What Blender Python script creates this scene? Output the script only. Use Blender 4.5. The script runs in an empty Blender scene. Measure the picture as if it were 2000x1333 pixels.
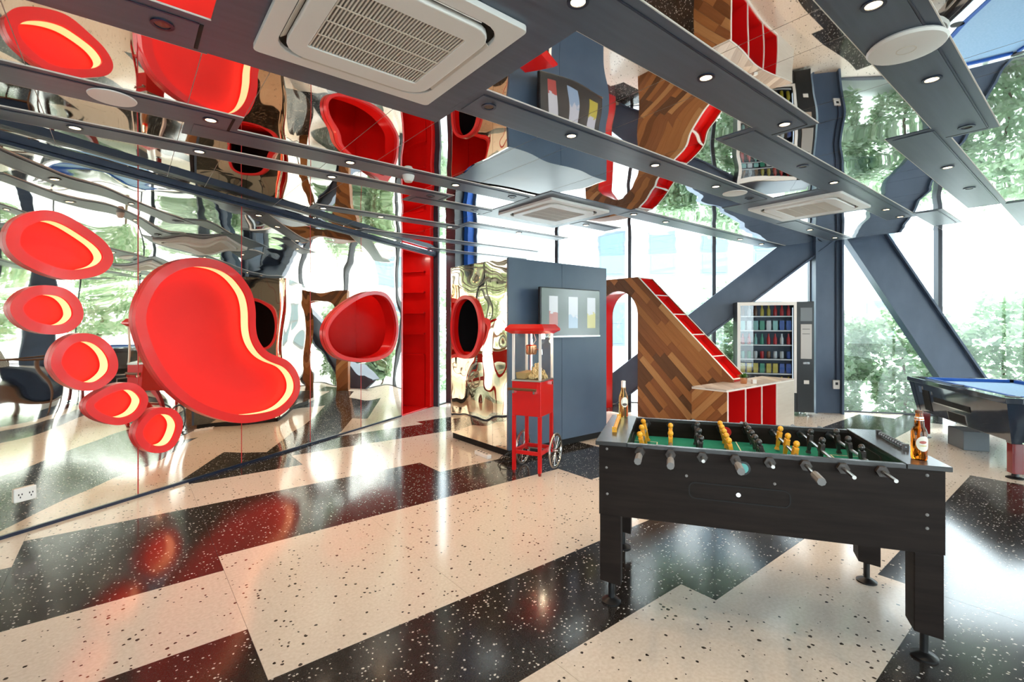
import bpy, bmesh, math, random
from mathutils import Vector, Matrix
random.seed(7)
SC = bpy.context.scene
COL = SC.collection
# ------------------------------------------------------------------ camera, world, exposure
cam = bpy.data.cameras.new('camera'); camo = bpy.data.objects.new('camera', cam); COL.objects.link(camo)
cam.sensor_width = 36.0; cam.lens = 36.0 * 940 / 2000; cam.shift_y = -30.5 / 2000; cam.clip_end = 300
camo.location = (0, 0, 1.5); camo.rotation_euler = (math.pi / 2, 0, 0)
SC.camera = camo
world = bpy.data.worlds.new('world'); SC.world = world; world.use_nodes = True
bg = world.node_tree.nodes['Background']; bg.inputs[0].default_value = (0.86, 0.94, 1.0, 1); bg.inputs[1].default_value = 6.5
SC.view_settings.view_transform = 'Standard'; SC.view_settings.look = 'None'; SC.view_settings.gamma = 1
SC.view_settings.use_curve_mapping = False
SC.view_settings.exposure = 0.5
SC.cycles.max_bounces = 7; SC.cycles.glossy_bounces = 5; SC.cycles.diffuse_bounces = 2
SC.cycles.use_light_tree = False; SC.cycles.adaptive_threshold = 0.05; SC.cycles.transmission_bounces = 6; SC.cycles.transparent_max_bounces = 12; SC.cycles.sample_clamp_indirect = 6.0
sun = bpy.data.lights.new('sun', 'SUN'); sun.energy = 5.0; sun.color = (1.0, 0.96, 0.9); sun.angle = math.radians(4)
suno = bpy.data.objects.new('sun', sun); COL.objects.link(suno); suno.rotation_euler = Vector((-0.25, -0.36, -0.9)).to_track_quat('-Z', 'Y').to_euler()
LAMP_W = 26.0      # power of one ceiling downlight
LED = 1.5          # strength of the LED strips in the wall light boxes

# ------------------------------------------------------------------ materials
MATS = {}
def mat(name, col, rough=0.5, metal=0.0, emit=None, estr=0.0, coat=0.0, spec=0.5, trans=0.0, ior=1.45, alpha=1.0):
    m = bpy.data.materials.new(name); m.use_nodes = True
    p = m.node_tree.nodes['Principled BSDF']
    p.inputs['Base Color'].default_value = (*col, 1); p.inputs['Roughness'].default_value = rough
    p.inputs['Metallic'].default_value = metal; p.inputs['Coat Weight'].default_value = coat
    p.inputs['Coat Roughness'].default_value = 0.05
    p.inputs['Specular IOR Level'].default_value = spec; p.inputs['Transmission Weight'].default_value = trans
    p.inputs['IOR'].default_value = ior; p.inputs['Alpha'].default_value = alpha
    if emit:
        p.inputs['Emission Color'].default_value = (*emit, 1); p.inputs['Emission Strength'].default_value = estr
    MATS[name] = m
    return m
def N(m, t, **kw):
    n = m.node_tree.nodes.new(t)
    for k, v in kw.items(): setattr(n, k, v)
    return n
def L(m, a, b): m.node_tree.links.new(a, b)
def pr(m): return m.node_tree.nodes['Principled BSDF']
def ramp(m, stops, interp='LINEAR'):
    r = N(m, 'ShaderNodeValToRGB'); r.color_ramp.interpolation = interp
    e = r.color_ramp.elements
    while len(e) < len(stops): e.new(0.5)
    for i, (p, c) in enumerate(stops):
        e[i].position = p; e[i].color = (*c, 1) if len(c) == 3 else c
    return r
def coords(m, kind='Object', scale=(1, 1, 1)):
    tc = N(m, 'ShaderNodeTexCoord'); mp = N(m, 'ShaderNodeMapping'); mp.inputs['Scale'].default_value = scale
    L(m, tc.outputs[kind], mp.inputs['Vector']); return mp.outputs['Vector']
def math_(m, op, a, b=None):
    n = N(m, 'ShaderNodeMath', operation=op)
    for i, x in enumerate((a, b)):
        if x is None: continue
        if isinstance(x, (int, float)): n.inputs[i].default_value = x
        else: L(m, x, n.inputs[i])
    return n.outputs[0]
def mixc(m, f, a, b):
    n = N(m, 'ShaderNodeMix', data_type='RGBA')
    if isinstance(f, (int, float)): n.inputs[0].default_value = f
    else: L(m, f, n.inputs[0])
    for i, x in ((6, a), (7, b)):
        if isinstance(x, tuple): n.inputs[i].default_value = (*x, 1)
        else: L(m, x, n.inputs[i])
    return n.outputs[2]
def noise_tint(m, c1, c2, scale=(1, 1, 1), ns=4.0, detail=4.0):
    v = coords(m, 'Object', scale); n = N(m, 'ShaderNodeTexNoise'); n.inputs['Scale'].default_value = ns
    n.inputs['Detail'].default_value = detail; L(m, v, n.inputs['Vector'])
    r = ramp(m, [(0.3, c1), (0.7, c2)]); L(m, n.outputs[0], r.inputs[0]); L(m, r.outputs[0], pr(m).inputs['Base Color'])
    return n
def bump(m, height, strength, dist):
    b = N(m, 'ShaderNodeBump'); b.inputs['Strength'].default_value = strength; b.inputs['Distance'].default_value = dist
    L(m, height, b.inputs['Height']); L(m, b.outputs[0], pr(m).inputs['Normal'])

def terrazzo(name, base1, base2, chip, chip2, scale, keep, rmax, fine):
    m = mat(name, base1, 0.13, coat=0.0, spec=0.6)
    v = coords(m)
    nd = N(m, 'ShaderNodeTexNoise'); nd.inputs['Scale'].default_value = scale * 1.3; L(m, v, nd.inputs['Vector'])
    va = N(m, 'ShaderNodeVectorMath', operation='SCALE'); L(m, nd.outputs['Color'], va.inputs[0]); va.inputs['Scale'].default_value = 0.5 / scale
    vb = N(m, 'ShaderNodeVectorMath', operation='ADD'); L(m, v, vb.inputs[0]); L(m, va.outputs[0], vb.inputs[1])
    vo = N(m, 'ShaderNodeTexVoronoi'); vo.inputs['Scale'].default_value = scale; L(m, vb.outputs[0], vo.inputs['Vector'])
    sep = N(m, 'ShaderNodeSeparateColor'); L(m, vo.outputs['Color'], sep.inputs[0])
    on = math_(m, 'GREATER_THAN', sep.outputs[0], 1 - keep)
    rad = math_(m, 'MULTIPLY', sep.outputs[1], rmax)
    mask = math_(m, 'MULTIPLY', math_(m, 'LESS_THAN', vo.outputs['Distance'], rad), on)
    nf = N(m, 'ShaderNodeTexNoise'); nf.inputs['Scale'].default_value = fine; nf.inputs['Detail'].default_value = 3; L(m, v, nf.inputs['Vector'])
    r = ramp(m, [(0.35, base1), (0.65, base2)]); L(m, nf.outputs[0], r.inputs[0])
    cc = mixc(m, sep.outputs[2], chip, chip2)
    L(m, mixc(m, mask, r.outputs[0], cc), pr(m).inputs['Base Color'])
    nr = N(m, 'ShaderNodeTexNoise'); nr.inputs['Scale'].default_value = 1.2; L(m, v, nr.inputs['Vector'])
    mr = N(m, 'ShaderNodeMapRange'); mr.inputs['To Min'].default_value = 0.09; mr.inputs['To Max'].default_value = 0.17
    L(m, nr.outputs[0], mr.inputs['Value']); L(m, mr.outputs[0], pr(m).inputs['Roughness'])
    return m
terrazzo('terrazzo_light', (0.66, 0.575, 0.49), (0.74, 0.66, 0.58), (0.02, 0.018, 0.016), (0.12, 0.09, 0.07), 36, 0.42, 0.33, 60)
terrazzo('terrazzo_dark', (0.010, 0.009, 0.009), (0.045, 0.038, 0.034), (0.75, 0.72, 0.68), (0.30, 0.28, 0.26), 56, 0.55, 0.36, 160)

def mirror(name, col, sc, nscale, dist, rough=0.015):
    m = mat(name, col, rough, 1.0)
    v = coords(m, 'Object', sc)
    n = N(m, 'ShaderNodeTexNoise'); n.inputs['Scale'].default_value = nscale; n.inputs['Detail'].default_value = 0.6
    n.inputs['Roughness'].default_value = 0.35; L(m, v, n.inputs['Vector'])
    bump(m, n.outputs[0], 1.0, dist)
    return m
mirror('mirror_ceiling', (0.86, 0.85, 0.84), (1, 1, 1), 1.3, 0.012)
mirror('mirror_wall', (0.84, 0.76, 0.66), (1.0, 1.0, 1.0), 1.4, 0.020)
mirror('mirror_kiosk', (0.80, 0.66, 0.53), (1, 1, 1), 1.8, 0.030)

def brushed(name, c1, c2, rough, sc=(1, 30, 1)):
    m = mat(name, c1, rough); noise_tint(m, c1, c2, sc, 2.0); return m
brushed('navy', (0.066, 0.098, 0.150), (0.082, 0.118, 0.175), 0.30, (1, 1, 1))
brushed('navy_ceiling', (0.075, 0.095, 0.130), (0.092, 0.115, 0.155), 0.34, (1, 14, 1))
mat('navy_line', (0.012, 0.02, 0.045), 0.3)
brushed('steel_blue', (0.050, 0.078, 0.130), (0.070, 0.102, 0.165), 0.36, (2, 2, 1))
m = mat('red_gloss', (0.72, 0.008, 0.006), 0.22, coat=0.3); noise_tint(m, (0.70, 0.006, 0.005), (0.76, 0.010, 0.008), (1, 1, 1), 3)
m = mat('red_satin', (0.62, 0.006, 0.008), 0.35, coat=0.1); noise_tint(m, (0.60, 0.005, 0.006), (0.66, 0.008, 0.009), (1, 1, 1), 3)
m = mat('red_box', (0.86, 0.045, 0.040), 0.5); noise_tint(m, (0.82, 0.014, 0.012), (0.86, 0.018, 0.015), (1, 1, 1), 2)
m = mat('red_rim', (0.80, 0.030, 0.030), 0.30, coat=0.2); noise_tint(m, (0.74, 0.022, 0.024), (0.79, 0.028, 0.030), (1, 1, 1), 2)
mat('red_seam', (0.45, 0.012, 0.012), 0.35)
mat('led_warm', (1, 0.7, 0.5), 0.5, emit=(1.0, 0.30, 0.115), estr=LED)
mat('lamp_lens', (1, 0.9, 0.7), 0.4, emit=(1.0, 0.72, 0.38), estr=10)
mat('lamp_off', (0.16, 0.14, 0.12), 0.25, 0.4)
mat('black', (0.010, 0.010, 0.011), 0.35)
mat('black_matte', (0.006, 0.006, 0.006), 0.7)
mat('white_plastic', (0.80, 0.78, 0.75), 0.4)
mat('white_paint', (0.82, 0.80, 0.77), 0.45)
mat('cream_slat', (0.72, 0.66, 0.58), 0.5)
mat('wall_paint', (0.75, 0.74, 0.72), 0.7)
mat('chrome', (0.78, 0.78, 0.78), 0.12, 1.0)
mat('steel', (0.55, 0.54, 0.52), 0.3, 1.0)
mat('copper', (0.62, 0.30, 0.17), 0.25, 1.0)
m = mat('table_black', (0.016, 0.013, 0.012), 0.5, spec=0.15); noise_tint(m, (0.011, 0.0070, 0.0055), (0.021, 0.0140, 0.0115), (1, 1, 12), 3)
mat('table_top', (0.035, 0.034, 0.035), 0.25)
m = mat('felt_green', (0.0, 0.20, 0.12), 0.85); noise_tint(m, (0.002, 0.19, 0.135), (0.006, 0.235, 0.165), (1, 1, 1), 60)
mat('field_line', (0.75, 0.75, 0.6), 0.8)
mat('player_yellow', (0.85, 0.40, 0.02), 0.35)
mat('player_black', (0.035, 0.030, 0.028), 0.3)
mat('handle_grey', (0.20, 0.19, 0.185), 0.55)
mat('bushing_brown', (0.045, 0.035, 0.030), 0.4); mat('rod_steel', (0.42, 0.40, 0.38), 0.28, 1.0); mat('coin_steel', (0.36, 0.32, 0.29), 0.45, 0.6)
mat('teal', (0.12, 0.42, 0.40), 0.5)
m = mat('felt_blue', (0.015, 0.10, 0.42), 0.9); noise_tint(m, (0.30, 0.52, 0.78), (0.36, 0.58, 0.84), (1, 1, 1), 50)
mat('cushion_blue', (0.012, 0.10, 0.45), 0.7)
mat('pool_black', (0.028, 0.038, 0.056), 0.10, coat=1.0)
mat('pool_red', (0.24, 0.020, 0.022), 0.15, coat=0.5)
mat('grey_box', (0.16, 0.18, 0.20), 0.4)
mat('white_edge', (0.82, 0.76, 0.70), 0.5)
WOODS = [((0.32, 0.120, 0.038), (0.38, 0.150, 0.05)), ((0.155, 0.052, 0.018), (0.195, 0.070, 0.024)),
         ((0.42, 0.19, 0.070), (0.49, 0.24, 0.095)), ((0.225, 0.078, 0.028), (0.27, 0.10, 0.037)), ((0.115, 0.048, 0.022), (0.15, 0.062, 0.028))]
for i, (a, b) in enumerate(WOODS):
    m = mat('wood%d' % i, a, 0.5, spec=0.22); noise_tint(m, a, b, (1, 14, 14), 3, 6)
for i, (a, b) in enumerate([((0.62, 0.53, 0.45), (0.68, 0.60, 0.52)), ((0.40, 0.32, 0.26), (0.47, 0.39, 0.33)), ((0.52, 0.44, 0.37), (0.58, 0.50, 0.43))]):
    m = mat('palewood%d' % i, a, 0.3); noise_tint(m, a, b, (1, 14, 14), 3, 6)
mat('popcorn', (0.85, 0.66, 0.34), 0.8)
mat('popcorn_tray', (0.55, 0.38, 0.16), 0.5)
mat('added_glow', (0.8, 0.9, 1), 0.4, emit=(0.75, 0.88, 1.0), estr=0.8)
mat('popcorn_lamp', (1, 0.9, 0.7), 0.4, emit=(1.0, 0.78, 0.48), estr=14)
m = mat('glass_amber', (0.70, 0.18, 0.012), 0.03, trans=1.0, ior=1.35)
m = mat('glass_gold', (0.92, 0.62, 0.22), 0.03, trans=1.0, ior=1.33)
m = mat('glass_clear', (0.96, 0.97, 0.97), 0.02, trans=1.0, ior=1.30)
mat('label_cream', (0.80, 0.77, 0.66), 0.6); mat('label_red', (0.45, 0.12, 0.10), 0.6); mat('label_dark', (0.12, 0.09, 0.08), 0.6); mat('label_gold', (0.62, 0.52, 0.2), 0.6)
mat('foil_silver', (0.75, 0.72, 0.68), 0.35, 0.5)
mat('leaf_green', (0.10, 0.22, 0.035), 0.5); mat('soil', (0.08, 0.05, 0.03), 0.9)
def pane(name, tint, refl):
    m = bpy.data.materials.new(name); m.use_nodes = True; nt = m.node_tree; nt.nodes.clear()
    o = nt.nodes.new('ShaderNodeOutputMaterial'); mx = nt.nodes.new('ShaderNodeMixShader'); t = nt.nodes.new('ShaderNodeBsdfTransparent')
    g = nt.nodes.new('ShaderNodeBsdfGlossy'); g.inputs['Roughness'].default_value = 0.01; t.inputs[0].default_value = (*tint, 1)
    lw = nt.nodes.new('ShaderNodeLayerWeight'); pw = nt.nodes.new('ShaderNodeMath'); pw.operation = 'POWER'; pw.inputs[1].default_value = 4.0
    ml = nt.nodes.new('ShaderNodeMath'); ml.operation = 'MULTIPLY_ADD'; ml.inputs[1].default_value = 0.6; ml.inputs[2].default_value = refl
    nt.links.new(lw.outputs['Facing'], pw.inputs[0]); nt.links.new(pw.outputs[0], ml.inputs[0]); nt.links.new(ml.outputs[0], mx.inputs[0]); nt.links.new(t.outputs[0], mx.inputs[1]); nt.links.new(g.outputs[0], mx.inputs[2]); nt.links.new(mx.outputs[0], o.inputs[0])
    MATS[name] = m
pane('window_glass', (0.95, 0.985, 0.98), 0.03); pane('case_glass', (0.96, 0.97, 0.97), 0.02); pane('vending_glass', (0.90, 0.93, 0.95), 0.05)
mat('mullion', (0.035, 0.04, 0.055), 0.4)
mat('outside_ground', (0.55, 0.56, 0.54), 0.9)
m = mat('outside_grass', (0.16, 0.26, 0.07), 0.9); noise_tint(m, (0.12, 0.22, 0.05), (0.24, 0.34, 0.12), (1, 1, 1), 3)
mat('building_white', (0.80, 0.81, 0.82), 0.8); mat('building_frame', (0.16, 0.20, 0.24), 0.5); mat('building_pane', (0.16, 0.24, 0.30), 0.25, spec=0.2)
for i, c in enumerate([(0.42, 0.53, 0.38), (0.54, 0.62, 0.49), (0.32, 0.45, 0.29)]):
    m = mat('foliage%d' % i, c, 0.6, spec=0.2); nt = m.node_tree; tl = N(m, 'ShaderNodeBsdfTranslucent'); tl.inputs[0].default_value = (c[0] * 1.1, c[1] * 1.1, c[2], 1); mx = N(m, 'ShaderNodeMixShader'); mx.inputs[0].default_value = 0.45
    L(m, pr(m).outputs[0], mx.inputs[1]); L(m, tl.outputs[0], mx.inputs[2]); L(m, mx.outputs[0], nt.nodes['Material Output'].inputs[0])
mat('trunk', (0.16, 0.11, 0.07), 0.9)
mat('screen_frame', (0.02, 0.02, 0.022), 0.25)
m = mat('chair_wood', (0.15, 0.06, 0.025), 0.35)
mat('chair_navy', (0.02, 0.035, 0.07), 0.8)
m = mat('chair_stripe', (0.1, 0.1, 0.1), 0.8)
w = N(m, 'ShaderNodeTexWave'); w.inputs['Scale'].default_value = 5; L(m, coords(m), w.inputs['Vector'])
r = ramp(m, [(0.45, (0.02, 0.02, 0.025)), (0.55, (0.75, 0.70, 0.6))]); L(m, w.outputs[0], r.inputs[0]); L(m, r.outputs[0], pr(m).inputs['Base Color'])
# television picture: three upright drink posters on a dark screen
m = mat('tv_screen', (0.01, 0.01, 0.012), 0.2, spec=0.9, ior=1.8, emit=(1, 1, 1), estr=0.0)
v = coords(m, 'Generated'); sp = N(m, 'ShaderNodeSeparateXYZ'); L(m, v, sp.inputs[0])
def band(x, a, b): return math_(m, 'MULTIPLY', math_(m, 'GREATER_THAN', x, a), math_(m, 'LESS_THAN', x, b))
X_, Z_ = sp.outputs['X'], sp.outputs['Z']
vert = band(Z_, 0.16, 0.84)
nn = N(m, 'ShaderNodeTexNoise'); nn.inputs['Scale'].default_value = 14; L(m, v, nn.inputs['Vector'])
def poster(top, bot, split):
    f = math_(m, 'GREATER_THAN', math_(m, 'ADD', Z_, math_(m, 'MULTIPLY', nn.outputs[0], 0.25)), split)
    return mixc(m, f, bot, top)
col = mixc(m, math_(m, 'MULTIPLY', band(X_, 0.12, 0.26), vert), (0.006, 0.006, 0.008), poster((0.75, 0.75, 0.8), (0.55, 0.06, 0.05), 0.62))
col = mixc(m, math_(m, 'MULTIPLY', band(X_, 0.44, 0.60), vert), col, poster((0.70, 0.72, 0.80), (0.35, 0.5, 0.7), 0.55))
col = mixc(m, math_(m, 'MULTIPLY', band(X_, 0.77, 0.92), vert), col, poster((0.70, 0.70, 0.78), (0.65, 0.55, 0.05), 0.6))
L(m, col, pr(m).inputs['Emission Color']); pr(m).inputs['Emission Strength'].default_value = 0.45

# ------------------------------------------------------------------ mesh helpers
class MB:
    def __init__(s): s.v = []; s.f = []
    def add(s, vs, fs):
        o = len(s.v); s.v += [tuple(p) for p in vs]; s.f += [tuple(i + o for i in f) for f in fs]; return s
    def box(s, x0, x1, y0, y1, z0, z1):
        return s.add([(x0, y0, z0), (x1, y0, z0), (x1, y1, z0), (x0, y1, z0), (x0, y0, z1), (x1, y0, z1), (x1, y1, z1), (x0, y1, z1)],
                     [(3, 2, 1, 0), (4, 5, 6, 7), (0, 1, 5, 4), (1, 2, 6, 5), (2, 3, 7, 6), (3, 0, 4, 7)])
    def frustum(s, b, t, z0, z1):   # b,t = (x0,x1,y0,y1)
        return s.add([(b[0], b[2], z0), (b[1], b[2], z0), (b[1], b[3], z0), (b[0], b[3], z0), (t[0], t[2], z1), (t[1], t[2], z1), (t[1], t[3], z1), (t[0], t[3], z1)],
                     [(3, 2, 1, 0), (4, 5, 6, 7), (0, 1, 5, 4), (1, 2, 6, 5), (2, 3, 7, 6), (3, 0, 4, 7)])
    def prism(s, poly, a, b, axis='z'):
        def P(p, h): return {'z': (p[0], p[1], h), 'y': (p[0], h, p[1]), 'x': (h, p[0], p[1])}[axis]
        n = len(poly)
        return s.add([P(p, a) for p in poly] + [P(p, b) for p in poly],
                     [tuple(range(n))[::-1], tuple(range(n, 2 * n))] + [(i, (i + 1) % n, n + (i + 1) % n, n + i) for i in range(n)])
    def ring(s, outer, inner, a, b, axis='y'):
        def P(p, h): return {'z': (p[0], p[1], h), 'y': (p[0], h, p[1]), 'x': (h, p[0], p[1])}[axis]
        n = len(outer); vs = [P(p, a) for p in outer] + [P(p, a) for p in inner] + [P(p, b) for p in outer] + [P(p, b) for p in inner]
        fs = []
        for i in range(n):
            j = (i + 1) % n
            fs += [(i, j, n + j, n + i), (2 * n + j, 2 * n + i, 3 * n + i, 3 * n + j), (j, i, 2 * n + i, 2 * n + j), (n + i, n + j, 3 * n + j, 3 * n + i)]
        return s.add(vs, fs)
    def wallstrip(s, loop, a, b, axis='y'):
        def P(p, h): return {'z': (p[0], p[1], h), 'y': (p[0], h, p[1]), 'x': (h, p[0], p[1])}[axis]
        n = len(loop)
        return s.add([P(p, a) for p in loop] + [P(p, b) for p in loop], [(i, (i + 1) % n, n + (i + 1) % n, n + i) for i in range(n)])
    def tube(s, pts, r, n=8, caps=True, r2=None):
        pts = [Vector(p) for p in pts]; k = len(pts); vs = []; up = None
        for i, p in enumerate(pts):
            d = (pts[min(i + 1, k - 1)] - pts[max(i - 1, 0)]).normalized()
            if up is None: up = Vector((0, 0, 1)) if abs(d.z) < 0.9 else Vector((1, 0, 0))
            a = d.cross(up).normalized(); b = a.cross(d).normalized(); up = b
            rr = r if r2 is None else r + (r2 - r) * i / max(1, k - 1)
            vs += [p + a * (rr * math.cos(q * 2 * math.pi / n)) + b * (rr * math.sin(q * 2 * math.pi / n)) for q in range(n)]
        fs = [(i * n + q, i * n + (q + 1) % n, (i + 1) * n + (q + 1) % n, (i + 1) * n + q) for i in range(k - 1) for q in range(n)]
        if caps: fs += [tuple(range(n))[::-1], tuple(range((k - 1) * n, k * n))]
        return s.add(vs, fs)
    def lathe(s, prof, c=(0, 0, 0), n=20):
        vs = []; k = len(prof)
        for r, z in prof: vs += [(c[0] + r * math.cos(q * 2 * math.pi / n), c[1] + r * math.sin(q * 2 * math.pi / n), c[2] + z) for q in range(n)]
        fs = [(i * n + q, i * n + (q + 1) % n, (i + 1) * n + (q + 1) % n, (i + 1) * n + q) for i in range(k - 1) for q in range(n)]
        fs += [tuple(range(n))[::-1], tuple(range((k - 1) * n, k * n))]
        return s.add(vs, fs)
    def ball(s, c, r, sx=1, sy=1, sz=1, n=10, k=7):
        return s.add_lathe_ball(c, r, sx, sy, sz, n, k)
    def add_lathe_ball(s, c, r, sx, sy, sz, n, k):
        vs = []
        for i in range(k):
            a = -math.pi / 2 + math.pi * (i + 0.02) / (k - 1 + 0.04)
            vs += [(c[0] + sx * r * math.cos(a) * math.cos(q * 2 * math.pi / n), c[1] + sy * r * math.cos(a) * math.sin(q * 2 * math.pi / n), c[2] + sz * r * math.sin(a)) for q in range(n)]
        fs = [(i * n + q, i * n + (q + 1) % n, (i + 1) * n + (q + 1) % n, (i + 1) * n + q) for i in range(k - 1) for q in range(n)]
        fs += [tuple(range(n))[::-1], tuple(range((k - 1) * n, k * n))]
        return s.add(vs, fs)
    def build(s, name, m, parent=None, smooth=False, bevel=0.0, angle=35):
        me = bpy.data.meshes.new(name); me.from_pydata(s.v, [], s.f)
        bm = bmesh.new(); bm.from_mesh(me); bmesh.ops.recalc_face_normals(bm, faces=bm.faces); bm.to_mesh(me); bm.free()
        me.materials.append(MATS[m])
        o = bpy.data.objects.new(name, me); COL.objects.link(o)
        if parent: o.parent = parent
        if smooth:
            for p in me.polygons: p.use_smooth = True
            me.set_sharp_from_angle(angle=math.radians(angle))
        if bevel:
            b = o.modifiers.new('bevel', 'BEVEL'); b.width = bevel; b.segments = 2; b.limit_method = 'ANGLE'
        return o
def box(name, m, parent, *d, bevel=0.0): return MB().box(*d).build(name, m, parent, bevel=bevel)
def tag(o, label=None, cat=None, group=None, kind=None):
    for k, v in (('label', label), ('category', cat), ('group', group), ('kind', kind)):
        if v: o[k] = v
    return o
def empty(name, loc=(0, 0, 0), rz=0.0, label=None, cat=None, group=None, kind=None):
    o = bpy.data.objects.new(name, None); COL.objects.link(o); o.location = loc; o.rotation_euler = (0, 0, rz); o.empty_display_size = 0.1
    return tag(o, label, cat, group, kind)
def copy_tree(o, parent=None):
    c = o.copy(); COL.objects.link(c); c.parent = parent
    for ch in [x for x in bpy.data.objects if x.parent == o]: copy_tree(ch, c)
    return c
def share(o, parent, name=None, loc=None, rot=None):
    c = o.copy(); COL.objects.link(c); c.parent = parent
    if loc is not None: c.location = loc
    if rot is not None: c.rotation_euler = rot
    return c
def smooth_loop(pts, per=5):
    n = len(pts); out = []
    for i in range(n):
        p0, p1, p2, p3 = (pts[(i + k - 1) % n] for k in range(4))
        for j in range(per):
            t = j / per; t2 = t * t; t3 = t2 * t
            out.append(tuple(0.5 * (2 * p1[a] + (p2[a] - p0[a]) * t + (2 * p0[a] - 5 * p1[a] + 4 * p2[a] - p3[a]) * t2 + (3 * p1[a] - p0[a] - 3 * p2[a] + p3[a]) * t3) for a in (0, 1)))
    return out
def relax(l, it=3):
    for _ in range(it):
        n = len(l); l = [tuple((l[i - 1][a] + 2 * l[i][a] + l[(i + 1) % n][a]) / 4 for a in (0, 1)) for i in range(n)]
    return l
def offset(loop, d):     # inward offset by d
    n = len(loop); A = sum(loop[i][0] * loop[(i + 1) % n][1] - loop[(i + 1) % n][0] * loop[i][1] for i in range(n)); sg = 1 if A > 0 else -1
    out = []
    for i in range(n):
        tx = loop[(i + 1) % n][0] - loop[i - 1][0]; ty = loop[(i + 1) % n][1] - loop[i - 1][1]; l = math.hypot(tx, ty) or 1
        out.append((loop[i][0] - sg * ty / l * d, loop[i][1] + sg * tx / l * d))
    return relax(out, 4)
def rrect(w, h, r, per=5, c=(0, 0)):
    out = []
    for cx, cy, a0 in ((w / 2 - r, h / 2 - r, 0), (-w / 2 + r, h / 2 - r, 90), (-w / 2 + r, -h / 2 + r, 180), (w / 2 - r, -h / 2 + r, 270)):
        for i in range(per): 
            a = math.radians(a0 + 90 * i / (per - 1)); out.append((c[0] + cx + r * math.cos(a), c[1] + cy + r * math.sin(a)))
    return out
def clip_half(poly, a, b, c):     # keep a*x+b*y<=c
    out = []; n = len(poly)
    for i in range(n):
        p, q = poly[i], poly[(i + 1) % n]; dp = a * p[0] + b * p[1] - c; dq = a * q[0] + b * q[1] - c
        if dp <= 0: out.append(p)
        if (dp < 0 < dq) or (dq < 0 < dp):
            t = dp / (dp - dq); out.append((p[0] + (q[0] - p[0]) * t, p[1] + (q[1] - p[1]) * t))
    return out
def clip(poly, halves):
    for h in halves:
        if len(poly) < 3: return []
        poly = clip_half(poly, *h)
    out = []
    for p in poly:
        if not out or math.hypot(p[0] - out[-1][0], p[1] - out[-1][1]) > 1e-4: out.append(p)
    if len(out) > 2 and math.hypot(out[0][0] - out[-1][0], out[0][1] - out[-1][1]) < 1e-4: out.pop()
    n = len(out)
    if n < 3 or abs(sum(out[i][0] * out[(i + 1) % n][1] - out[(i + 1) % n][0] * out[i][1] for i in range(n))) < 2e-4: return []
    return out
def bool_cut(o, cutter):
    md = o.modifiers.new('cut', 'BOOLEAN'); md.operation = 'DIFFERENCE'; md.object = cutter; md.solver = 'EXACT'
    bpy.context.view_layer.update()
    dg = bpy.context.evaluated_depsgraph_get(); me = bpy.data.meshes.new_from_object(o.evaluated_get(dg)); o.modifiers.remove(md)
    o.data = me
def islands(o):
    bm = bmesh.new(); bm.from_mesh(o.data); left = set(bm.verts); groups = []
    while left:
        st = [left.pop()]; g = set(st)
        while st:
            for e in st.pop().link_edges:
                for v in e.verts:
                    if v in left: left.discard(v); g.add(v); st.append(v)
        groups.append({v.index for v in g})
    bm.free()
    if len(groups) < 2: return
    for gi, g in enumerate(groups):
        b = bmesh.new(); b.from_mesh(o.data); b.verts.ensure_lookup_table()
        bmesh.ops.delete(b, geom=[v for v in b.verts if v.index not in g], context='VERTS')
        me = bpy.data.meshes.new('plank'); b.to_mesh(me); b.free(); me.materials.append(o.data.materials[0])
        c = o.copy(); c.data = me; COL.objects.link(c)
    drop(o)
def drop(o): bpy.data.objects.remove(o, do_unlink=True)
def holed(name, m, outer, inner, h, axis, parent):   # flat sheet with one hole
    def P(p): return {'z': (p[0], p[1], h), 'y': (p[0], h, p[1]), 'x': (h, p[0], p[1])}[axis]
    bm = bmesh.new(); es = []
    for lp in (outer, inner):
        vs = [bm.verts.new(P(p)) for p in lp]
        es += [bm.edges.new((vs[i], vs[(i + 1) % len(vs)])) for i in range(len(vs))]
    bmesh.ops.triangle_fill(bm, use_beauty=True, use_dissolve=False, edges=es)
    me = bpy.data.meshes.new(name); bm.to_mesh(me); bm.free(); me.materials.append(MATS[m])
    o = bpy.data.objects.new(name, me); COL.objects.link(o); o.parent = parent
    return o
ORD = ['first', 'second', 'third', 'fourth', 'fifth', 'sixth', 'seventh', 'eighth', 'ninth', 'tenth']

# ------------------------------------------------------------------ the layout grid: s along the stripes, t across them
GA = math.atan2(0.6263, 0.7796); CS, SN = math.cos(GA), math.sin(GA)
def XY(s, t): return (CS * s - SN * t, SN * s + CS * t)
def ST(x, y): return (CS * x + SN * y, -SN * x + CS * y)
CZ = 2.87
P0 = (-3.58, 3.365); WE = (0.3598, 0.9330); WN = (0.9330, -0.3598)      # mirrored wall: origin, direction, normal into the room
WA = math.atan2(WE[1], WE[0])
FM = -0.283; FB = 10.015                                             # back facade y = FB + FM x
FD = Vector((1, FM, 0)).normalized(); FA = math.atan2(FD.y, FD.x); FO = Vector((-0.917, 10.27, 0))
XR, YB = 11.0, -4.5
def st_half(a, b, c):    # half-plane a*x+b*y<=c rewritten in (s,t)
    return (a * CS + b * SN, -a * SN + b * CS, c)
wall_h = st_half(-WN[0], -WN[1], -(WN[0] * P0[0] + WN[1] * P0[1]))
fac_h = st_half(-FM, 1, FB)
right_h = st_half(1, 0, XR); back_h = st_half(0, -1, -YB)
ROOM = [wall_h, fac_h, right_h, back_h]
def line_half(p, q, keep):
    a, b = q[1] - p[1], p[0] - q[0]; c = a * p[0] + b * p[1]
    if a * keep[0] + b * keep[1] > c: a, b, c = -a, -b, -c
    return (a, b, c)
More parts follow.
